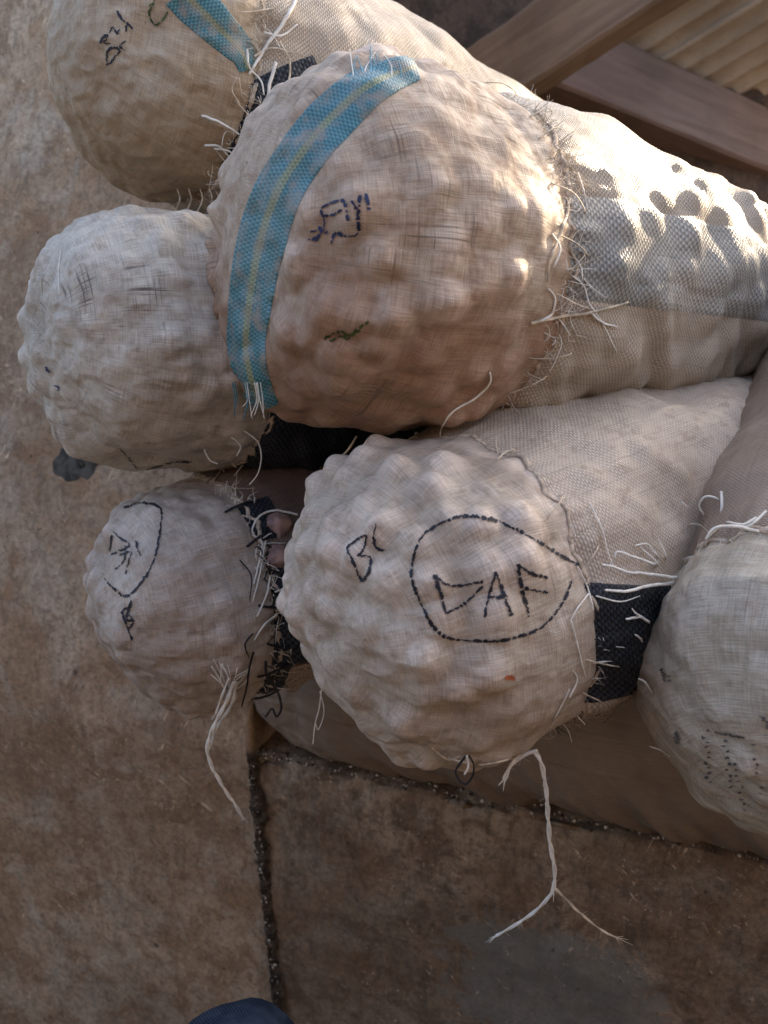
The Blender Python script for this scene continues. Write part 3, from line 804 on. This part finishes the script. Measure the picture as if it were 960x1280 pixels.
for p in ([(737, 628), (752, 660), (760, 690), (768, 712)], [(722, 708), (735, 735), (742, 762)], [(736, 742), (722, 760), (713, 776)],
          [(714, 776), (722, 805), (732, 846)], [(742, 829), (766, 826), (792, 827)], [(712, 872), (722, 850), (716, 838)], [(690, 905), (703, 880), (712, 862)]):
    S.thread(p, 0.0013, 'twine', 0.004)
S.thread([(745, 745), (775, 752), (800, 745)], 0.0012, 'twine', 0.006)
yy = next(float(h[0][1]) for h in (S.hit(666, y_, 'cb') for y_ in range(938, 800, -2)) if h is not None) - 0.004
hang(S, [(668, 938), (678, 958), (684, 1000), (687, 1050), (693, 1085), (692, 1112)], 0.0031, 'twine', 'hanging_twine', taper=0.95, y=yy)
hang(S, [(692, 1108), (686, 1121), (668, 1140), (645, 1156), (620, 1170)], 0.0025, 'twine', 'hanging_twine', y=yy, taper=0.7)
hang(S, [(693, 1110), (715, 1132), (745, 1158), (770, 1172)], 0.0019, 'tan_twine', 'hanging_twine', y=yy, taper=0.6)
hang(S, [(670, 938), (655, 943), (640, 955), (631, 973)], 0.0034, 'twine', 'hanging_twine', taper=0.8, y=yy)
hang(S, [(402, 862), (399, 885), (394, 905), (391, 930)], 0.0010, 'twine', n=30)
hang(S, [(400, 864), (405, 890), (398, 912), (395, 905)], 0.0008, 'twine', n=30)
hang(S, [(582, 944), (570, 962), (572, 972), (581, 981), (591, 970), (592, 955), (586, 944)], 0.0014, 'black_twine')
hang(S, [(583, 944), (585, 958), (581, 968)], 0.0016, 'twine')
for p in ([(560, 948), (600, 956), (650, 946)], [(540, 935), (560, 950), (575, 946)]): S.thread(p, 0.0016, 'tan_twine', 0.003)

# large striped sack
S = sk['blue']
S.stripe([(520, 84), (488, 95), (455, 112), (425, 138), (398, 166), (375, 196), (352, 232), (336, 270), (325, 310), (317, 350), (311, 395), (308, 430), (312, 462), (320, 488), (330, 512)], [34, 46, 58, 62, 60, 60, 62, 62, 58, 54, 48, 44, 40], label='blue woven stripe with yellow green centre line')
S.ink('marker_scrawl', [[(385, 300), (397, 296), (406, 280), (402, 262), (415, 254), (430, 252), (436, 276)], [(450, 244), (448, 270), (447, 292), (432, 295), (420, 291), (414, 304)],
      [(398, 284), (410, 292)], [(404, 270), (418, 268), (428, 262)], [(395, 302), (400, 292)], [(440, 250), (446, 262)], [(457, 242), (461, 262)], [(388, 290), (396, 288)]], 'ink_blue', 4.0, 0.95)
S.ink('green_smudge', [[(405, 423), (418, 416), (429, 414), (434, 424), (445, 412), (461, 402)], [(412, 427), (426, 420), (440, 418)], [(440, 420), (452, 410)]], 'ink_green', 3.2, 0.9)
S.ink('marker_scrawl', [[(315, 352), (325, 348), (338, 353)], [(318, 362), (330, 357)], [(326, 340), (329, 356)]], 'ink', 2.2, 0.9)
a0, a1 = S.angle_at(800, 258), S.angle_at(800, 384)
S.band(a0, a1, 'band_grey', 'grey_band', 'coarse grey checked band along the sunlit side')
S.fringe(-80, 95, 200, ['tan_twine', 'twine'], (0.005, 0.035), r=(0.0002, 0.0006), out=0.7)
S.fringe(28, 62, 260, ['tan_twine', 'tan_twine', 'twine'], (0.010, 0.035), r=(0.0002, 0.0006), out=1.0, seed=4)
S.fringe(-25, 10, 60, ['twine', 'tan_twine'], (0.01, 0.05), out=1.4, seed=6)
S.stitches(range(-78, 92, 17), 'tan_twine', 0.0010)
for p, r in (([(712, 248), (708, 270), (697, 300), (687, 330), (684, 352)], 0.0026), ([(690, 292), (700, 310), (692, 335)], 0.002), ([(716, 345), (730, 358), (737, 380), (752, 402), (772, 441)], 0.0014),
             ([(664, 405), (700, 396), (742, 390), (786, 377)], 0.0028), ([(738, 391), (752, 402), (772, 409)], 0.0024), ([(698, 398), (706, 408), (713, 420)], 0.0014), ([(676, 402), (690, 392), (694, 372), (686, 360)], 0.0022),
             ([(722, 215), (730, 240), (734, 262)], 0.0014), ([(612, 466), (612, 480), (592, 499), (566, 515), (552, 535), (551, 546)], 0.0019)):
    S.thread(p, r, 'tan_twine' if r > 0.0025 else 'twine', 0.004)
hang(S, [(521, 540), (515, 562), (506, 578), (494, 590)], 0.0022, 'twine')
hang(S, [(519, 542), (517, 568), (505, 592)], 0.0013, 'twine')
hang(S, [(446, 545), (432, 566), (412, 580), (403, 592), (408, 602), (414, 594), (404, 586)], 0.0016, 'tan_twine')
S.fringe(80, 100, 1, ['twine'])
rg = np.random.default_rng(8)
for k in range(16):
    x = rg.uniform(438, 522); y = 97 - (x - 440) * 0.06 + rg.uniform(-3, 6)
    S.thread([(x, y + 4), (x + rg.uniform(-8, 8), y - 12), (x + rg.uniform(-16, 16), y - rg.uniform(16, 42))], rg.uniform(0.0005, 0.0011), rg.choice(['blue_twine', 'blue_twine', 'twine']), 0.002, n=14, name='frayed_blue_thread')
for k in range(9):
    x = rg.uniform(290, 334)
    hang(S, [(x, 478), (x + 3, 500), (x + rg.uniform(-6, 10), rg.uniform(508, 528))], 0.0007, rg.choice(['blue_twine', 'twine']), 'frayed_blue_thread', n=12)

# topmost sack
S = sk['top']
S.stripe([(226, -12), (248, 10), (268, 30), (288, 50), (303, 68), (309, 88)], [52, 54, 50, 44, 36, 20], label='short blue woven stripe', n=90)
S.ink('marker_letters', [[(134, 64), (135, 80), (144, 71), (150, 63), (142, 59), (134, 65)], [(158, 51), (150, 57), (156, 63)], [(125, 54), (131, 45), (136, 46), (130, 53), (137, 55)],
      [(137, 42), (141, 34), (147, 42), (150, 33)], [(146, 14), (153, 24), (166, 36)], [(160, 28), (157, 40)]], 'ink', 2.6, 0.5, label='small black scrawl with a letter B')
S.ink('green_mark', [[(192, 4), (187, 17), (194, 31), (203, 26), (210, 14)], [(186, 8), (194, 1)]], 'ink_green', 2.4, 0.6)
S.stripe([(240, 215), (275, 172), (312, 140), (355, 112), (400, 92)], [50, 62, 62, 56, 50], 'band_black', 'black_band', 'black woven band widened to stand in for the dark gap', n=70, m=30, which='b', metres=True, off=0.003)
S.fringe(-85, 75, 260, ['tan_twine', 'twine', 'tan_twine'], (0.008, 0.055), out=1.0)
S.fringe(10, 60, 120, ['twine', 'tan_twine'], (0.012, 0.06), out=1.5, seed=4)
S.stitches([60, 34, 10, -24, -50], 'tan_twine', 0.001)
for p, r in (([(372, -6), (358, 22), (335, 55), (312, 92)], 0.0034), ([(345, 78), (336, 112), (331, 152)], 0.0030), ([(308, 62), (312, 84), (326, 100), (330, 118)], 0.0022), ([(350, 52), (362, 78), (358, 112), (346, 142)], 0.0018),
             ([(252, 144), (268, 150), (284, 158), (299, 168)], 0.0028), ([(256, 182), (275, 184), (292, 204)], 0.0022), ([(268, 186), (284, 188), (294, 196)], 0.0024), ([(330, 40), (352, 44), (372, 30)], 0.0022), ([(318, 70), (340, 60), (366, 66)], 0.0020),
             ([(300, 130), (290, 112), (296, 96)], 0.0012), ([(322, 104), (318, 122), (326, 128)], 0.0012)):
    S.thread(p, r, 'twine' if r > 0.0021 else 'tan_twine', 0.008)
for x in (222, 236, 250, 262): hang(S, [(x, 236), (x + 3, 250), (x - 4, 266)], 0.0011, 'tan_twine', n=14)

# pale gauze sack
S = sk['left']
S.thread([(86, 309), (66, 316), (50, 338), (42, 362), (34, 386)], 0.0013, 'twine', 0.004, depth=[1.02, 1.03, 1.06, 1.08, 1.08])
S.thread([(82, 312), (62, 326), (50, 348)], 0.0011, 'twine', 0.004, depth=[1.02, 1.04, 1.06])
S.thread([(76, 312), (73, 340), (74, 368)], 0.0011, 'twine', 0.003)
S.ink('marker_scrawl', [[(68, 482), (74, 484), (72, 490)], [(58, 458), (62, 466)]], 'ink_blue', 3.0, 0.3)
S.ink('dark_smear', [[(178, 588), (215, 578), (240, 577)], [(150, 560), (172, 585)]], 'ink', 2.0, 0.7)
S.fringe(-88, 90, 60, ['tan_twine', 'twine'], (0.006, 0.03))
for p in ([(288, 526), (305, 538), (322, 552), (327, 572), (322, 592), (312, 606)], [(255, 562), (262, 575), (272, 580)], [(280, 540), (300, 556), (296, 570)]):
    hang(S, p, 0.0011, 'twine', y=S.C[1] - 0.10)
S.band(-1.3, 0.2, 'band_black', 'black_band', 'black woven band widened to stand in for the dark gap')  # real band made wider so its black serves as shade in the gap

# small ringed sack
S = sk['low']
S.ink('marker_ring', [[(155, 635), (176, 629), (201, 637), (199, 672), (192, 702), (178, 727), (159, 745), (142, 735), (130, 722)]], 'ink', 2.6, 0.5)
S.ink('marker_letters', [[(142, 664), (152, 674), (162, 682), (140, 693)], [(157, 682), (156, 700), (145, 712)], [(165, 690), (157, 718)], [(170, 676), (172, 686), (177, 695)], [(140, 668), (138, 690)], [(150, 694), (162, 690)]], 'ink', 2.2, 0.4)
S.ink('marker_letters', [[(153, 764), (159, 782), (166, 800)], [(153, 764), (161, 760), (159, 773), (167, 778), (160, 787)], [(165, 751), (161, 766), (169, 777)]], 'ink', 2.8, 0.2, label='letters BC in black marker')
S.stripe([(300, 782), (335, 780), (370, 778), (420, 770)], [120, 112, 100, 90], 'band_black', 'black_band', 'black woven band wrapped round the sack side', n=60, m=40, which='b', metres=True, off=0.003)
a1 = S.angle_at(352, 836)
S.band(a1 - 0.02, a1 - 0.75, 'band_lined', 'lined_band', 'tan band with thin broken black lines')
h1, h2 = S.angle_at(330, 622), S.angle_at(330, 676)
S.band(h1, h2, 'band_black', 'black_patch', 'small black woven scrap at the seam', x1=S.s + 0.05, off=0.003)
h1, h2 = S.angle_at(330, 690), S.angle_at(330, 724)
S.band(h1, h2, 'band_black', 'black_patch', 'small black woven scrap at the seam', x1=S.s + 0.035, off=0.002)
S.fringe(-80, 80, 150, ['twine', 'tan_twine'], (0.006, 0.05))
S.fringe(-45, 45, 110, ['black_twine', 'black_twine', 'twine'], (0.010, 0.045), r=(0.0006, 0.0014), out=1.0, seed=3)
S.stitches([60, 36, 14, -8, -30, -50], 'black_twine', 0.002)
for p, r, m_ in (([(372, 643), (345, 638), (325, 645), (316, 660), (320, 672), (330, 680)], 0.0022, 'twine'), ([(316, 668), (328, 680), (324, 705), (317, 730)], 0.0022, 'twine'), ([(332, 676), (326, 712), (316, 752)], 0.0018, 'twine'),
                 ([(338, 720), (334, 742), (322, 770)], 0.0020, 'twine'), ([(346, 768), (330, 782), (318, 800)], 0.0024, 'twine'), ([(344, 740), (356, 736), (372, 737)], 0.0018, 'twine'), ([(345, 752), (358, 758), (372, 756)], 0.0028, 'twine'),
                 ([(300, 700), (314, 720), (312, 752)], 0.0012, 'black_twine'), ([(316, 792), (306, 806), (312, 822)], 0.0016, 'black_twine')):
    S.thread(p, r, m_, 0.006)
hang(S, [(292, 852), (284, 876), (269, 905), (260, 930), (262, 952), (280, 985), (303, 1020)], 0.0034, 'twine', 'hanging_twine', taper=0.5)
rg = np.random.default_rng(4)
for k in range(16):
    x = rg.uniform(252, 316); S.thread([(x, rg.uniform(822, 846)), ((x + 286) / 2 + rg.uniform(-6, 6), 850 + rg.uniform(-4, 4)), (287 + rg.uniform(-5, 5), 864 + rg.uniform(-3, 8))], rg.uniform(0.0005, 0.0013), 'twine', 0.005, n=16, name='knot_thread')
hang(S, [(296, 852), (290, 880), (272, 908), (263, 932)], 0.0026, 'twine', 'hanging_twine')
hang(S, [(286, 848), (278, 868), (270, 892)], 0.0018, 'twine', 'hanging_twine')
hang(S, [(317, 815), (311, 840), (308, 862), (302, 884)], 0.0016, 'black_twine')
hang(S, [(332, 826), (334, 846), (346, 862), (352, 884), (346, 896), (340, 886), (332, 896)], 0.0020, 'black_twine')
hang(S, [(276, 902), (266, 912), (260, 928)], 0.0018, 'black_twine', y=S.C[1] - 0.12)

# right hand sack
S = sk['right']
dots = []
rg = np.random.default_rng(14)
for (xa, ya), (xb, yb) in (((884, 914), (887, 978)), ((905, 918), (914, 990)), ((917, 940), (932, 1012)), ((896, 915), (926, 921)), ((846, 915), (850, 930)), ((828, 838), (836, 852)), ((940, 930), (950, 990)), ((952, 895), (962, 912))):
    for t in np.linspace(0, 1, 11):
        x = xa + (xb - xa) * t + rg.normal(0, 1.8); y = ya + (yb - ya) * t
        if rg.random() < 0.8: dots.append([(x - 2, y), (x + 2.5, y + rg.normal(0, 1))])
S.ink('dotted_print', dots, 'ink_faint', 2.6, 0.1, dash=False, label='faded dotted dark print')
S.fringe(30, 250, 240, ['tan_twine', 'twine'], (0.005, 0.030), out=0.8)
S.stitches(list(range(60, 240, 36)), 'tan_twine', 0.001)
TUFT = [([(846, 722), (815, 718), (785, 715), (753, 705)], 0.0030), ([(842, 728), (815, 732), (785, 738), (756, 738)], 0.0030), ([(836, 712), (815, 704), (795, 697), (772, 690), (768, 698)], 0.0026), ([(834, 708), (818, 690), (808, 680), (794, 682)], 0.0020),
        ([(838, 716), (832, 694), (822, 674)], 0.0026), ([(832, 716), (818, 700), (806, 690), (800, 684)], 0.0020), ([(812, 778), (800, 772), (782, 774)], 0.0028), ([(806, 776), (796, 768), (790, 760)], 0.0022), ([(806, 805), (800, 798), (794, 794)], 0.0024),
        ([(815, 865), (806, 852), (798, 848)], 0.0020), ([(838, 946), (826, 938), (812, 933)], 0.0014),
        ([(948, 664), (920, 657), (894, 660), (882, 674)], 0.0028), ([(902, 614), (902, 636), (898, 658)], 0.0034), ([(880, 644), (874, 632), (882, 621), (898, 624), (918, 642), (942, 660)], 0.0022), ([(946, 648), (930, 655), (908, 652)], 0.0024), ([(958, 640), (940, 655), (925, 660)], 0.0024), ([(850, 668), (864, 655), (880, 660)], 0.0014), ([(848, 636), (852, 628), (860, 634)], 0.0012)]
for p, r in TUFT:
    h = S.hit(p[0][0], p[0][1], 'cb'); d0 = float(np.dot(h[0] - CP, FW)) - 0.004 if h is not None else 0.83
    dep = []
    for k, (x, y) in enumerate(p):
        hd_ = sk['daf'].hit(x, y, 'cb'); dd_ = d0 - 0.012 * min(k, 1)
        dep.append(min(dd_, float(np.dot(hd_[0] - CP, FW)) - 0.012) if hd_ is not None and k else dd_)
    S.thread(p, r * 0.85, 'twine', depth=dep, name='loose_thread', n=30, taper=0.6)

# ------------------------------------------------------------------ bulbs showing through a torn gap
def bulb(px, py, S, r, label, seed):
    h = S.hit(px, py, 'b')
    c = h[0] - h[1] * r * 0.30
    rg = np.random.default_rng(seed); ax = rg.normal(0, 1, 3); ax /= np.linalg.norm(ax)
    u = np.cross(ax, [0.2, 0.5, 0.9]); u /= np.linalg.norm(u); v = np.cross(ax, u)
    nt_, nr = 28, 16; V = []
    for i in range(nr):
        ph = math.pi * i / (nr - 1)
        for j in range(nt_):
            th = 2 * math.pi * j / nt_
            rr = r * math.sin(ph) * (1 + 0.06 * math.cos(6 * th)) ; z = r * 0.85 * math.cos(ph)
            if i < 3: z += r * (0.5 - 0.18 * i)
            V.append(c + u * rr * math.cos(th) + v * rr * math.sin(th) + ax * z)
    o = mesh_obj('bulb', np.array(V), grid_faces(nr, nt_, True), MAT['bulb'], origin=c)
    tag(o, label, 'bulb')
bulb(348, 655, sk['low'], 0.022, 'pinkish bulb showing beside the black band of the small ringed sack', 2)
bulb(350, 696, sk['low'], 0.020, 'papery bulb under the white twine loop of the small ringed sack', 5)

# ------------------------------------------------------------------ shed behind
def box_beam(name, A, B, wid, hgt, roll, mat, label, cat, bow=0.01):
    A, B = np.array(A), np.array(B); t = B - A; Ln = np.linalg.norm(t); t /= Ln
    sd_ = np.cross(t, [0, 0, 1.0]); sd_ /= np.linalg.norm(sd_); up_ = np.cross(sd_, t)
    c, s_ = math.cos(roll), math.sin(roll); sd_, up_ = sd_ * c + up_ * s_, up_ * c - sd_ * s_
    n = 24; bev = 0.012; V = []
    sec = [(-wid / 2 + bev, -hgt / 2), (wid / 2 - bev, -hgt / 2), (wid / 2, -hgt / 2 + bev), (wid / 2, hgt / 2 - bev), (wid / 2 - bev, hgt / 2), (-wid / 2 + bev, hgt / 2), (-wid / 2, hgt / 2 - bev), (-wid / 2, -hgt / 2 + bev)]
    # local frame: x along the timber
    for i in range(n):
        q = i / (n - 1)
        for a_, b_ in sec:
            j = fbm(np.array([[q * 9, a_ * 20, b_ * 20]]), 4, 2)[0] * 0.004
            V.append((q * Ln, a_ + j + bow * math.sin(q * 3.1), b_ + j))
    F = [tuple(f) for f in grid_faces(n, 8, True).tolist()] + [tuple(range(7, -1, -1)), tuple(range((n - 1) * 8, n * 8))]
    o = mesh_obj(name, V, F, MAT[mat], smooth=False, origin=np.zeros(3))
    o.matrix_world = Matrix(((t[0], sd_[0], up_[0], A[0]), (t[1], sd_[1], up_[1], A[1]), (t[2], sd_[2], up_[2], A[2]), (0, 0, 0, 1)))
    return tag(o, label, cat)
RA, RB = P(618, 100, 2.5), P(905, -95, 2.1)
RA = RA - (RB - RA) * 0.5
box_beam('roof_rafter', RA, RB, 0.14, 0.22, 0.0, 'rafter', 'thick sloping brown rafter above the striped sack', 'beam')
QA, QB = P(655, 60, 2.75), P(1200, 292, 4.0)
box_beam('roof_purlin', QA, QB, 0.15, 0.26, 0.2, 'purlin', 'long reddish brown purlin crossing behind the rafter', 'beam')

rib = (RB - RA) / np.linalg.norm(RB - RA); qd = (QB - QA) / np.linalg.norm(QB - QA)
nup = np.cross(rib, qd); nup = nup if nup[2] > 0 else -nup
S0 = QA + nup * 0.12 - rib * 0.22 + qd * 0.1
for k in range(4):
    nU, nV = 12, 80
    u_ = np.linspace(0, 0.95, nU); v_ = np.linspace(-0.02, 0.44, nV)
    off = k * 0.42 + 0.05
    V = S0 + u_[:, None, None] * rib + (v_[None, :, None] + off) * qd + (0.018 * np.abs(np.sin((v_[None, :, None]) * math.pi / 0.105)) - (0.012 if k % 2 else 0)) * nup + (k % 2) * 0.03 * rib
    o = mesh_obj('roof_sheet', V.reshape(-1, 3), grid_faces(nU, nV), MAT['sheet'], origin=S0 + off * qd)
    so = o.modifiers.new('thickness', 'SOLIDIFY'); so.thickness = 0.004
    tag(o, 'dusty ribbed roof sheet resting on the purlin', 'roof sheet', 'ribbed roof sheets')

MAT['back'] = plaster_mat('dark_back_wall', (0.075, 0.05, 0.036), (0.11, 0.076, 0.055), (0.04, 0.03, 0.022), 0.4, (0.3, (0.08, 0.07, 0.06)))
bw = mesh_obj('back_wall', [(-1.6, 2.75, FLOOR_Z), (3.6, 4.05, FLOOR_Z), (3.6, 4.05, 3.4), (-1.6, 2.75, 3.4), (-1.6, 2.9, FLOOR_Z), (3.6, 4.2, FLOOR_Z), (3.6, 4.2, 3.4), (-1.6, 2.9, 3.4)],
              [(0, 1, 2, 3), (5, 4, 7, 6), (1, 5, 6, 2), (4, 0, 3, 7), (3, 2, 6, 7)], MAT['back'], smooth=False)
tag(bw, 'dark wall behind the sacks', kind='structure')  # right end runs on out of view to block sun from upper sacks

# added out-of-view wall and lintel, shaped to cut the sunlight
hs = np.array([math.sin(SUN_AZ), math.cos(SUN_AZ)]); jd = np.array([hs[1], -hs[0]])
j0 = hs * 3.0 + jd * -0.53; jt = hs * 0.18
def wall_box(a0, a1, z0, z1):
    cs = [j0 + jd * a0, j0 + jd * a1, j0 + jd * a1 + jt, j0 + jd * a0 + jt]
    return [(*c, z) for z in (z0, z1) for c in cs]
bx = [(0, 1, 5, 4), (1, 2, 6, 5), (2, 3, 7, 6), (3, 0, 4, 7), (4, 5, 6, 7), (3, 2, 1, 0)]
sw = mesh_obj('sun_block_wall', wall_box(0, 2.2, FLOOR_Z, 3.4) + wall_box(-0.75, -0.003, 2.88, 3.4), bx + [tuple(8 + q for q in f) for f in bx], MAT['wall'], smooth=False)
tag(sw, 'added unseen wall and lintel that block part of the sun', kind='structure')

# added wall behind the viewer, dims sky light on the lower sacks
fw_ = mesh_obj('sky_block_wall', [(-4, -0.9, FLOOR_Z), (4, -0.9, FLOOR_Z), (4, -0.9, 2.55), (-4, -0.9, 2.55), (-4, -1.1, FLOOR_Z), (4, -1.1, FLOOR_Z), (4, -1.1, 2.55), (-4, -1.1, 2.55)],
               [(1, 0, 3, 2), (4, 5, 6, 7), (0, 4, 7, 3), (5, 1, 2, 6), (3, 7, 6, 2)], MAT['ledge_far'], smooth=False)
tag(fw_, 'added unseen wall that dims the lower sacks', kind='structure')

# ------------------------------------------------------------------ dirt in the corner and along the ledge
T = 140
V = []
for k in range(T):
    z = FLOOR_Z + (LEDGE_Z + 0.02 - FLOOR_Z) * k / (T - 1)
    c = corner(z); wv_ = 0.002 + 0.007 * abs(fbm(np.array([[z * 9, 1, 2]]), 6, 3)[0])
    jt_ = rng.normal(0, 0.0035, 3); V += [c + wd * (wv_ + abs(jt_[0])) + wn * 0.004, c + (wn + en) * (0.009 + jt_[1] * 0.4), c + ed * (wv_ * 1.6 + 0.006 + abs(jt_[2])) + en * 0.003]
MAT['soil'] = plain('black_grime', (0.06, 0.048, 0.038), 0.9, 0.1, 0.5, 50)
o = mesh_obj('corner_grime', np.array(V), grid_faces(T, 3), MAT['soil']); tag(o, 'dark grime packed into the corner of wall and ledge', kind='stuff')

def crumbs(name, pts, sizes, mat, label):
    V, F = [], []
    base = np.array([(1, 0, 0), (-1, 0, 0), (0, 1, 0), (0, -1, 0), (0, 0, 1), (0, 0, -1)], float)
    fc_ = [(0, 2, 4), (2, 1, 4), (1, 3, 4), (3, 0, 4), (2, 0, 5), (1, 2, 5), (3, 1, 5), (0, 3, 5)]
    for p, s_ in zip(pts, sizes):
        b = len(V); V += list(p + base * s_ * rng.uniform(0.5, 1.3, (6, 1)) + rng.normal(0, s_ * 0.15, (6, 3)))
        F += [tuple(b + i for i in f) for f in fc_]
    o = mesh_obj(name, np.array(V), F, MAT[mat], smooth=False); tag(o, label, kind='stuff')
pp, sz = [], []
for k in range(750):
    u = rng.random() ** 1.6 * 1.1; w_ = -abs(rng.normal(0, 0.018)) - 0.004
    p = E0 + ed * u + en * w_; p[2] = LEDGE_Z + 0.003; pp.append(p); sz.append(0.0006 + 0.0032 * rng.random() ** 4)
for k in range(260):
    z = LEDGE_Z - 0.75 * rng.random() ** 1.4; c = corner(z) + ed * rng.uniform(0.0, 0.02) + wd * rng.uniform(0, 0.008) + en * 0.016 + wn * 0.004
    c[2] = z; pp.append(c); sz.append(0.0006 + 0.003 * rng.random() ** 4)
crumbs('crumbs', pp, sz, 'crumb', 'pale crumbs and husk bits along the ledge edge')
pp, sz = [], []
for k in range(190):
    u = rng.random() ** 1.5 * 1.2; w_ = -abs(rng.normal(0, 0.03)); p = E0 + ed * u + en * w_; p[2] = LEDGE_Z + 0.003; pp.append(p); sz.append(0.001 + 0.004 * rng.random() ** 3)
crumbs('soil_crumbs', pp, sz, 'soil', 'dark soil crumbs along the ledge')

# hole with dark rim in the wall beside the gauze sack
def on_wall(px, py):
    r = ray(px, py); c = corner(1.0); t = np.dot(c - CP, wn) / np.dot(r, wn); return CP + r * t
wb = BVHTree.FromPolygons([tuple(v) for v in Pw.reshape(-1, 3)], [tuple(t) for t in grid_faces(nu, nv).tolist()])
def wall_blob(name, px, py, rx, ry, mat, lift, seed):
    rg = np.random.default_rng(seed); n, V = 44, []
    ph = rg.uniform(0, 6, 4)
    for f in (1.0, 0.75, 0.5, 0.25, 0.01):
        for k in range(n):
            a = 2 * math.pi * k / n; q = 1 + 0.16 * math.sin(2 * a + ph[0]) + 0.12 * math.sin(3 * a + ph[1]) + 0.06 * math.sin(7 * a + ph[2]) + 0.04 * math.sin(13 * a + ph[3])
            loc, nr, _, _ = wb.ray_cast(Vector(CP), Vector(ray(px + rx * q * f * math.cos(a), py + ry * q * f * math.sin(a))).normalized())
            V.append(np.array(loc) + wn * (lift if f < 0.9 else lift * 0.2))
    mesh_obj(name, np.array(V), grid_faces(5, n, True), MAT[mat], parent=wall, origin=np.zeros(3))
MAT['filler'] = plain('dark_filler', (0.085, 0.08, 0.07), 0.9, 0.1, 0.4, 40)
wall_blob('dark_filler', 98, 572, 27, 31, 'filler', 0.003, 1)
wall_blob('nail_hole', 103, 581, 4.5, 4.5, 'soil', 0.0045, 2)

# ------------------------------------------------------------------ knee of a person in denim
def leg():
    # hip .. knee .. ankle as one swept surface
    kn = P(294, 1352, 0.86)
    hip = kn + np.array([-0.04, -0.52, 0.10]); ank = np.array([kn[0] + 0.02, kn[1] - 0.10, FLOOR_Z + 0.55])
    foot = ank + np.array([0, 0.0, -0.55])
    path = smooth_line(np.array([hip, hip * 0.5 + kn * 0.5 + [0, 0, 0.02], kn - [0, 0.05, 0.0], kn + [0, 0.015, -0.05], kn * 0.5 + ank * 0.5 + [0, 0.0, -0.02], ank, foot]), 90)
    rad_ = np.interp(np.linspace(0, 1, 90), [0, 0.25, 0.42, 0.55, 0.7, 1.0], [0.10, 0.096, 0.088, 0.086, 0.070, 0.06])
    T_ = np.gradient(path, axis=0); T_ /= np.linalg.norm(T_, axis=1, keepdims=True)
    X = np.array([1.0, 0, 0]); B = np.cross(T_, X); B /= np.linalg.norm(B, axis=1, keepdims=True); A_ = np.cross(B, T_)
    an = np.linspace(0, 2 * math.pi, 48, endpoint=False)
    G_ = path[:, None] + rad_[:, None, None] * (np.cos(an)[None, :, None] * A_[:, None] + np.sin(an)[None, :, None] * B[:, None])
    G_ = G_ + (fbm(G_ * 14, 6, 3) * 0.006)[..., None] * (G_ - path[:, None]) / rad_[:, None, None]
    uv = np.stack([np.repeat(np.linspace(0, 1.1, 90)[:, None], 48, 1), np.repeat((an * 0.065)[None], 90, 0)], -1)
    V = np.vstack([G_.reshape(-1, 3), path[0] - T_[0] * 0.03, path[-1] + T_[-1] * 0.01])
    F = [tuple(f) for f in grid_faces(90, 48, True).tolist()] + [((i + 1) % 48, i, 90 * 48) for i in range(48)] + [(89 * 48 + i, 89 * 48 + (i + 1) % 48, 90 * 48 + 1) for i in range(48)]
    uvv = np.vstack([uv.reshape(-1, 2), [[0, 0], [1.1, 0]]])
    o = mesh_obj('person', V, F, MAT['denim'], origin=foot, uv=uvv)
    tag(o, 'bent knee of a person in dark blue denim trousers below the wall', 'person')
leg()
for o in bpy.data.objects:
    if '_o' in o: del o['_o']
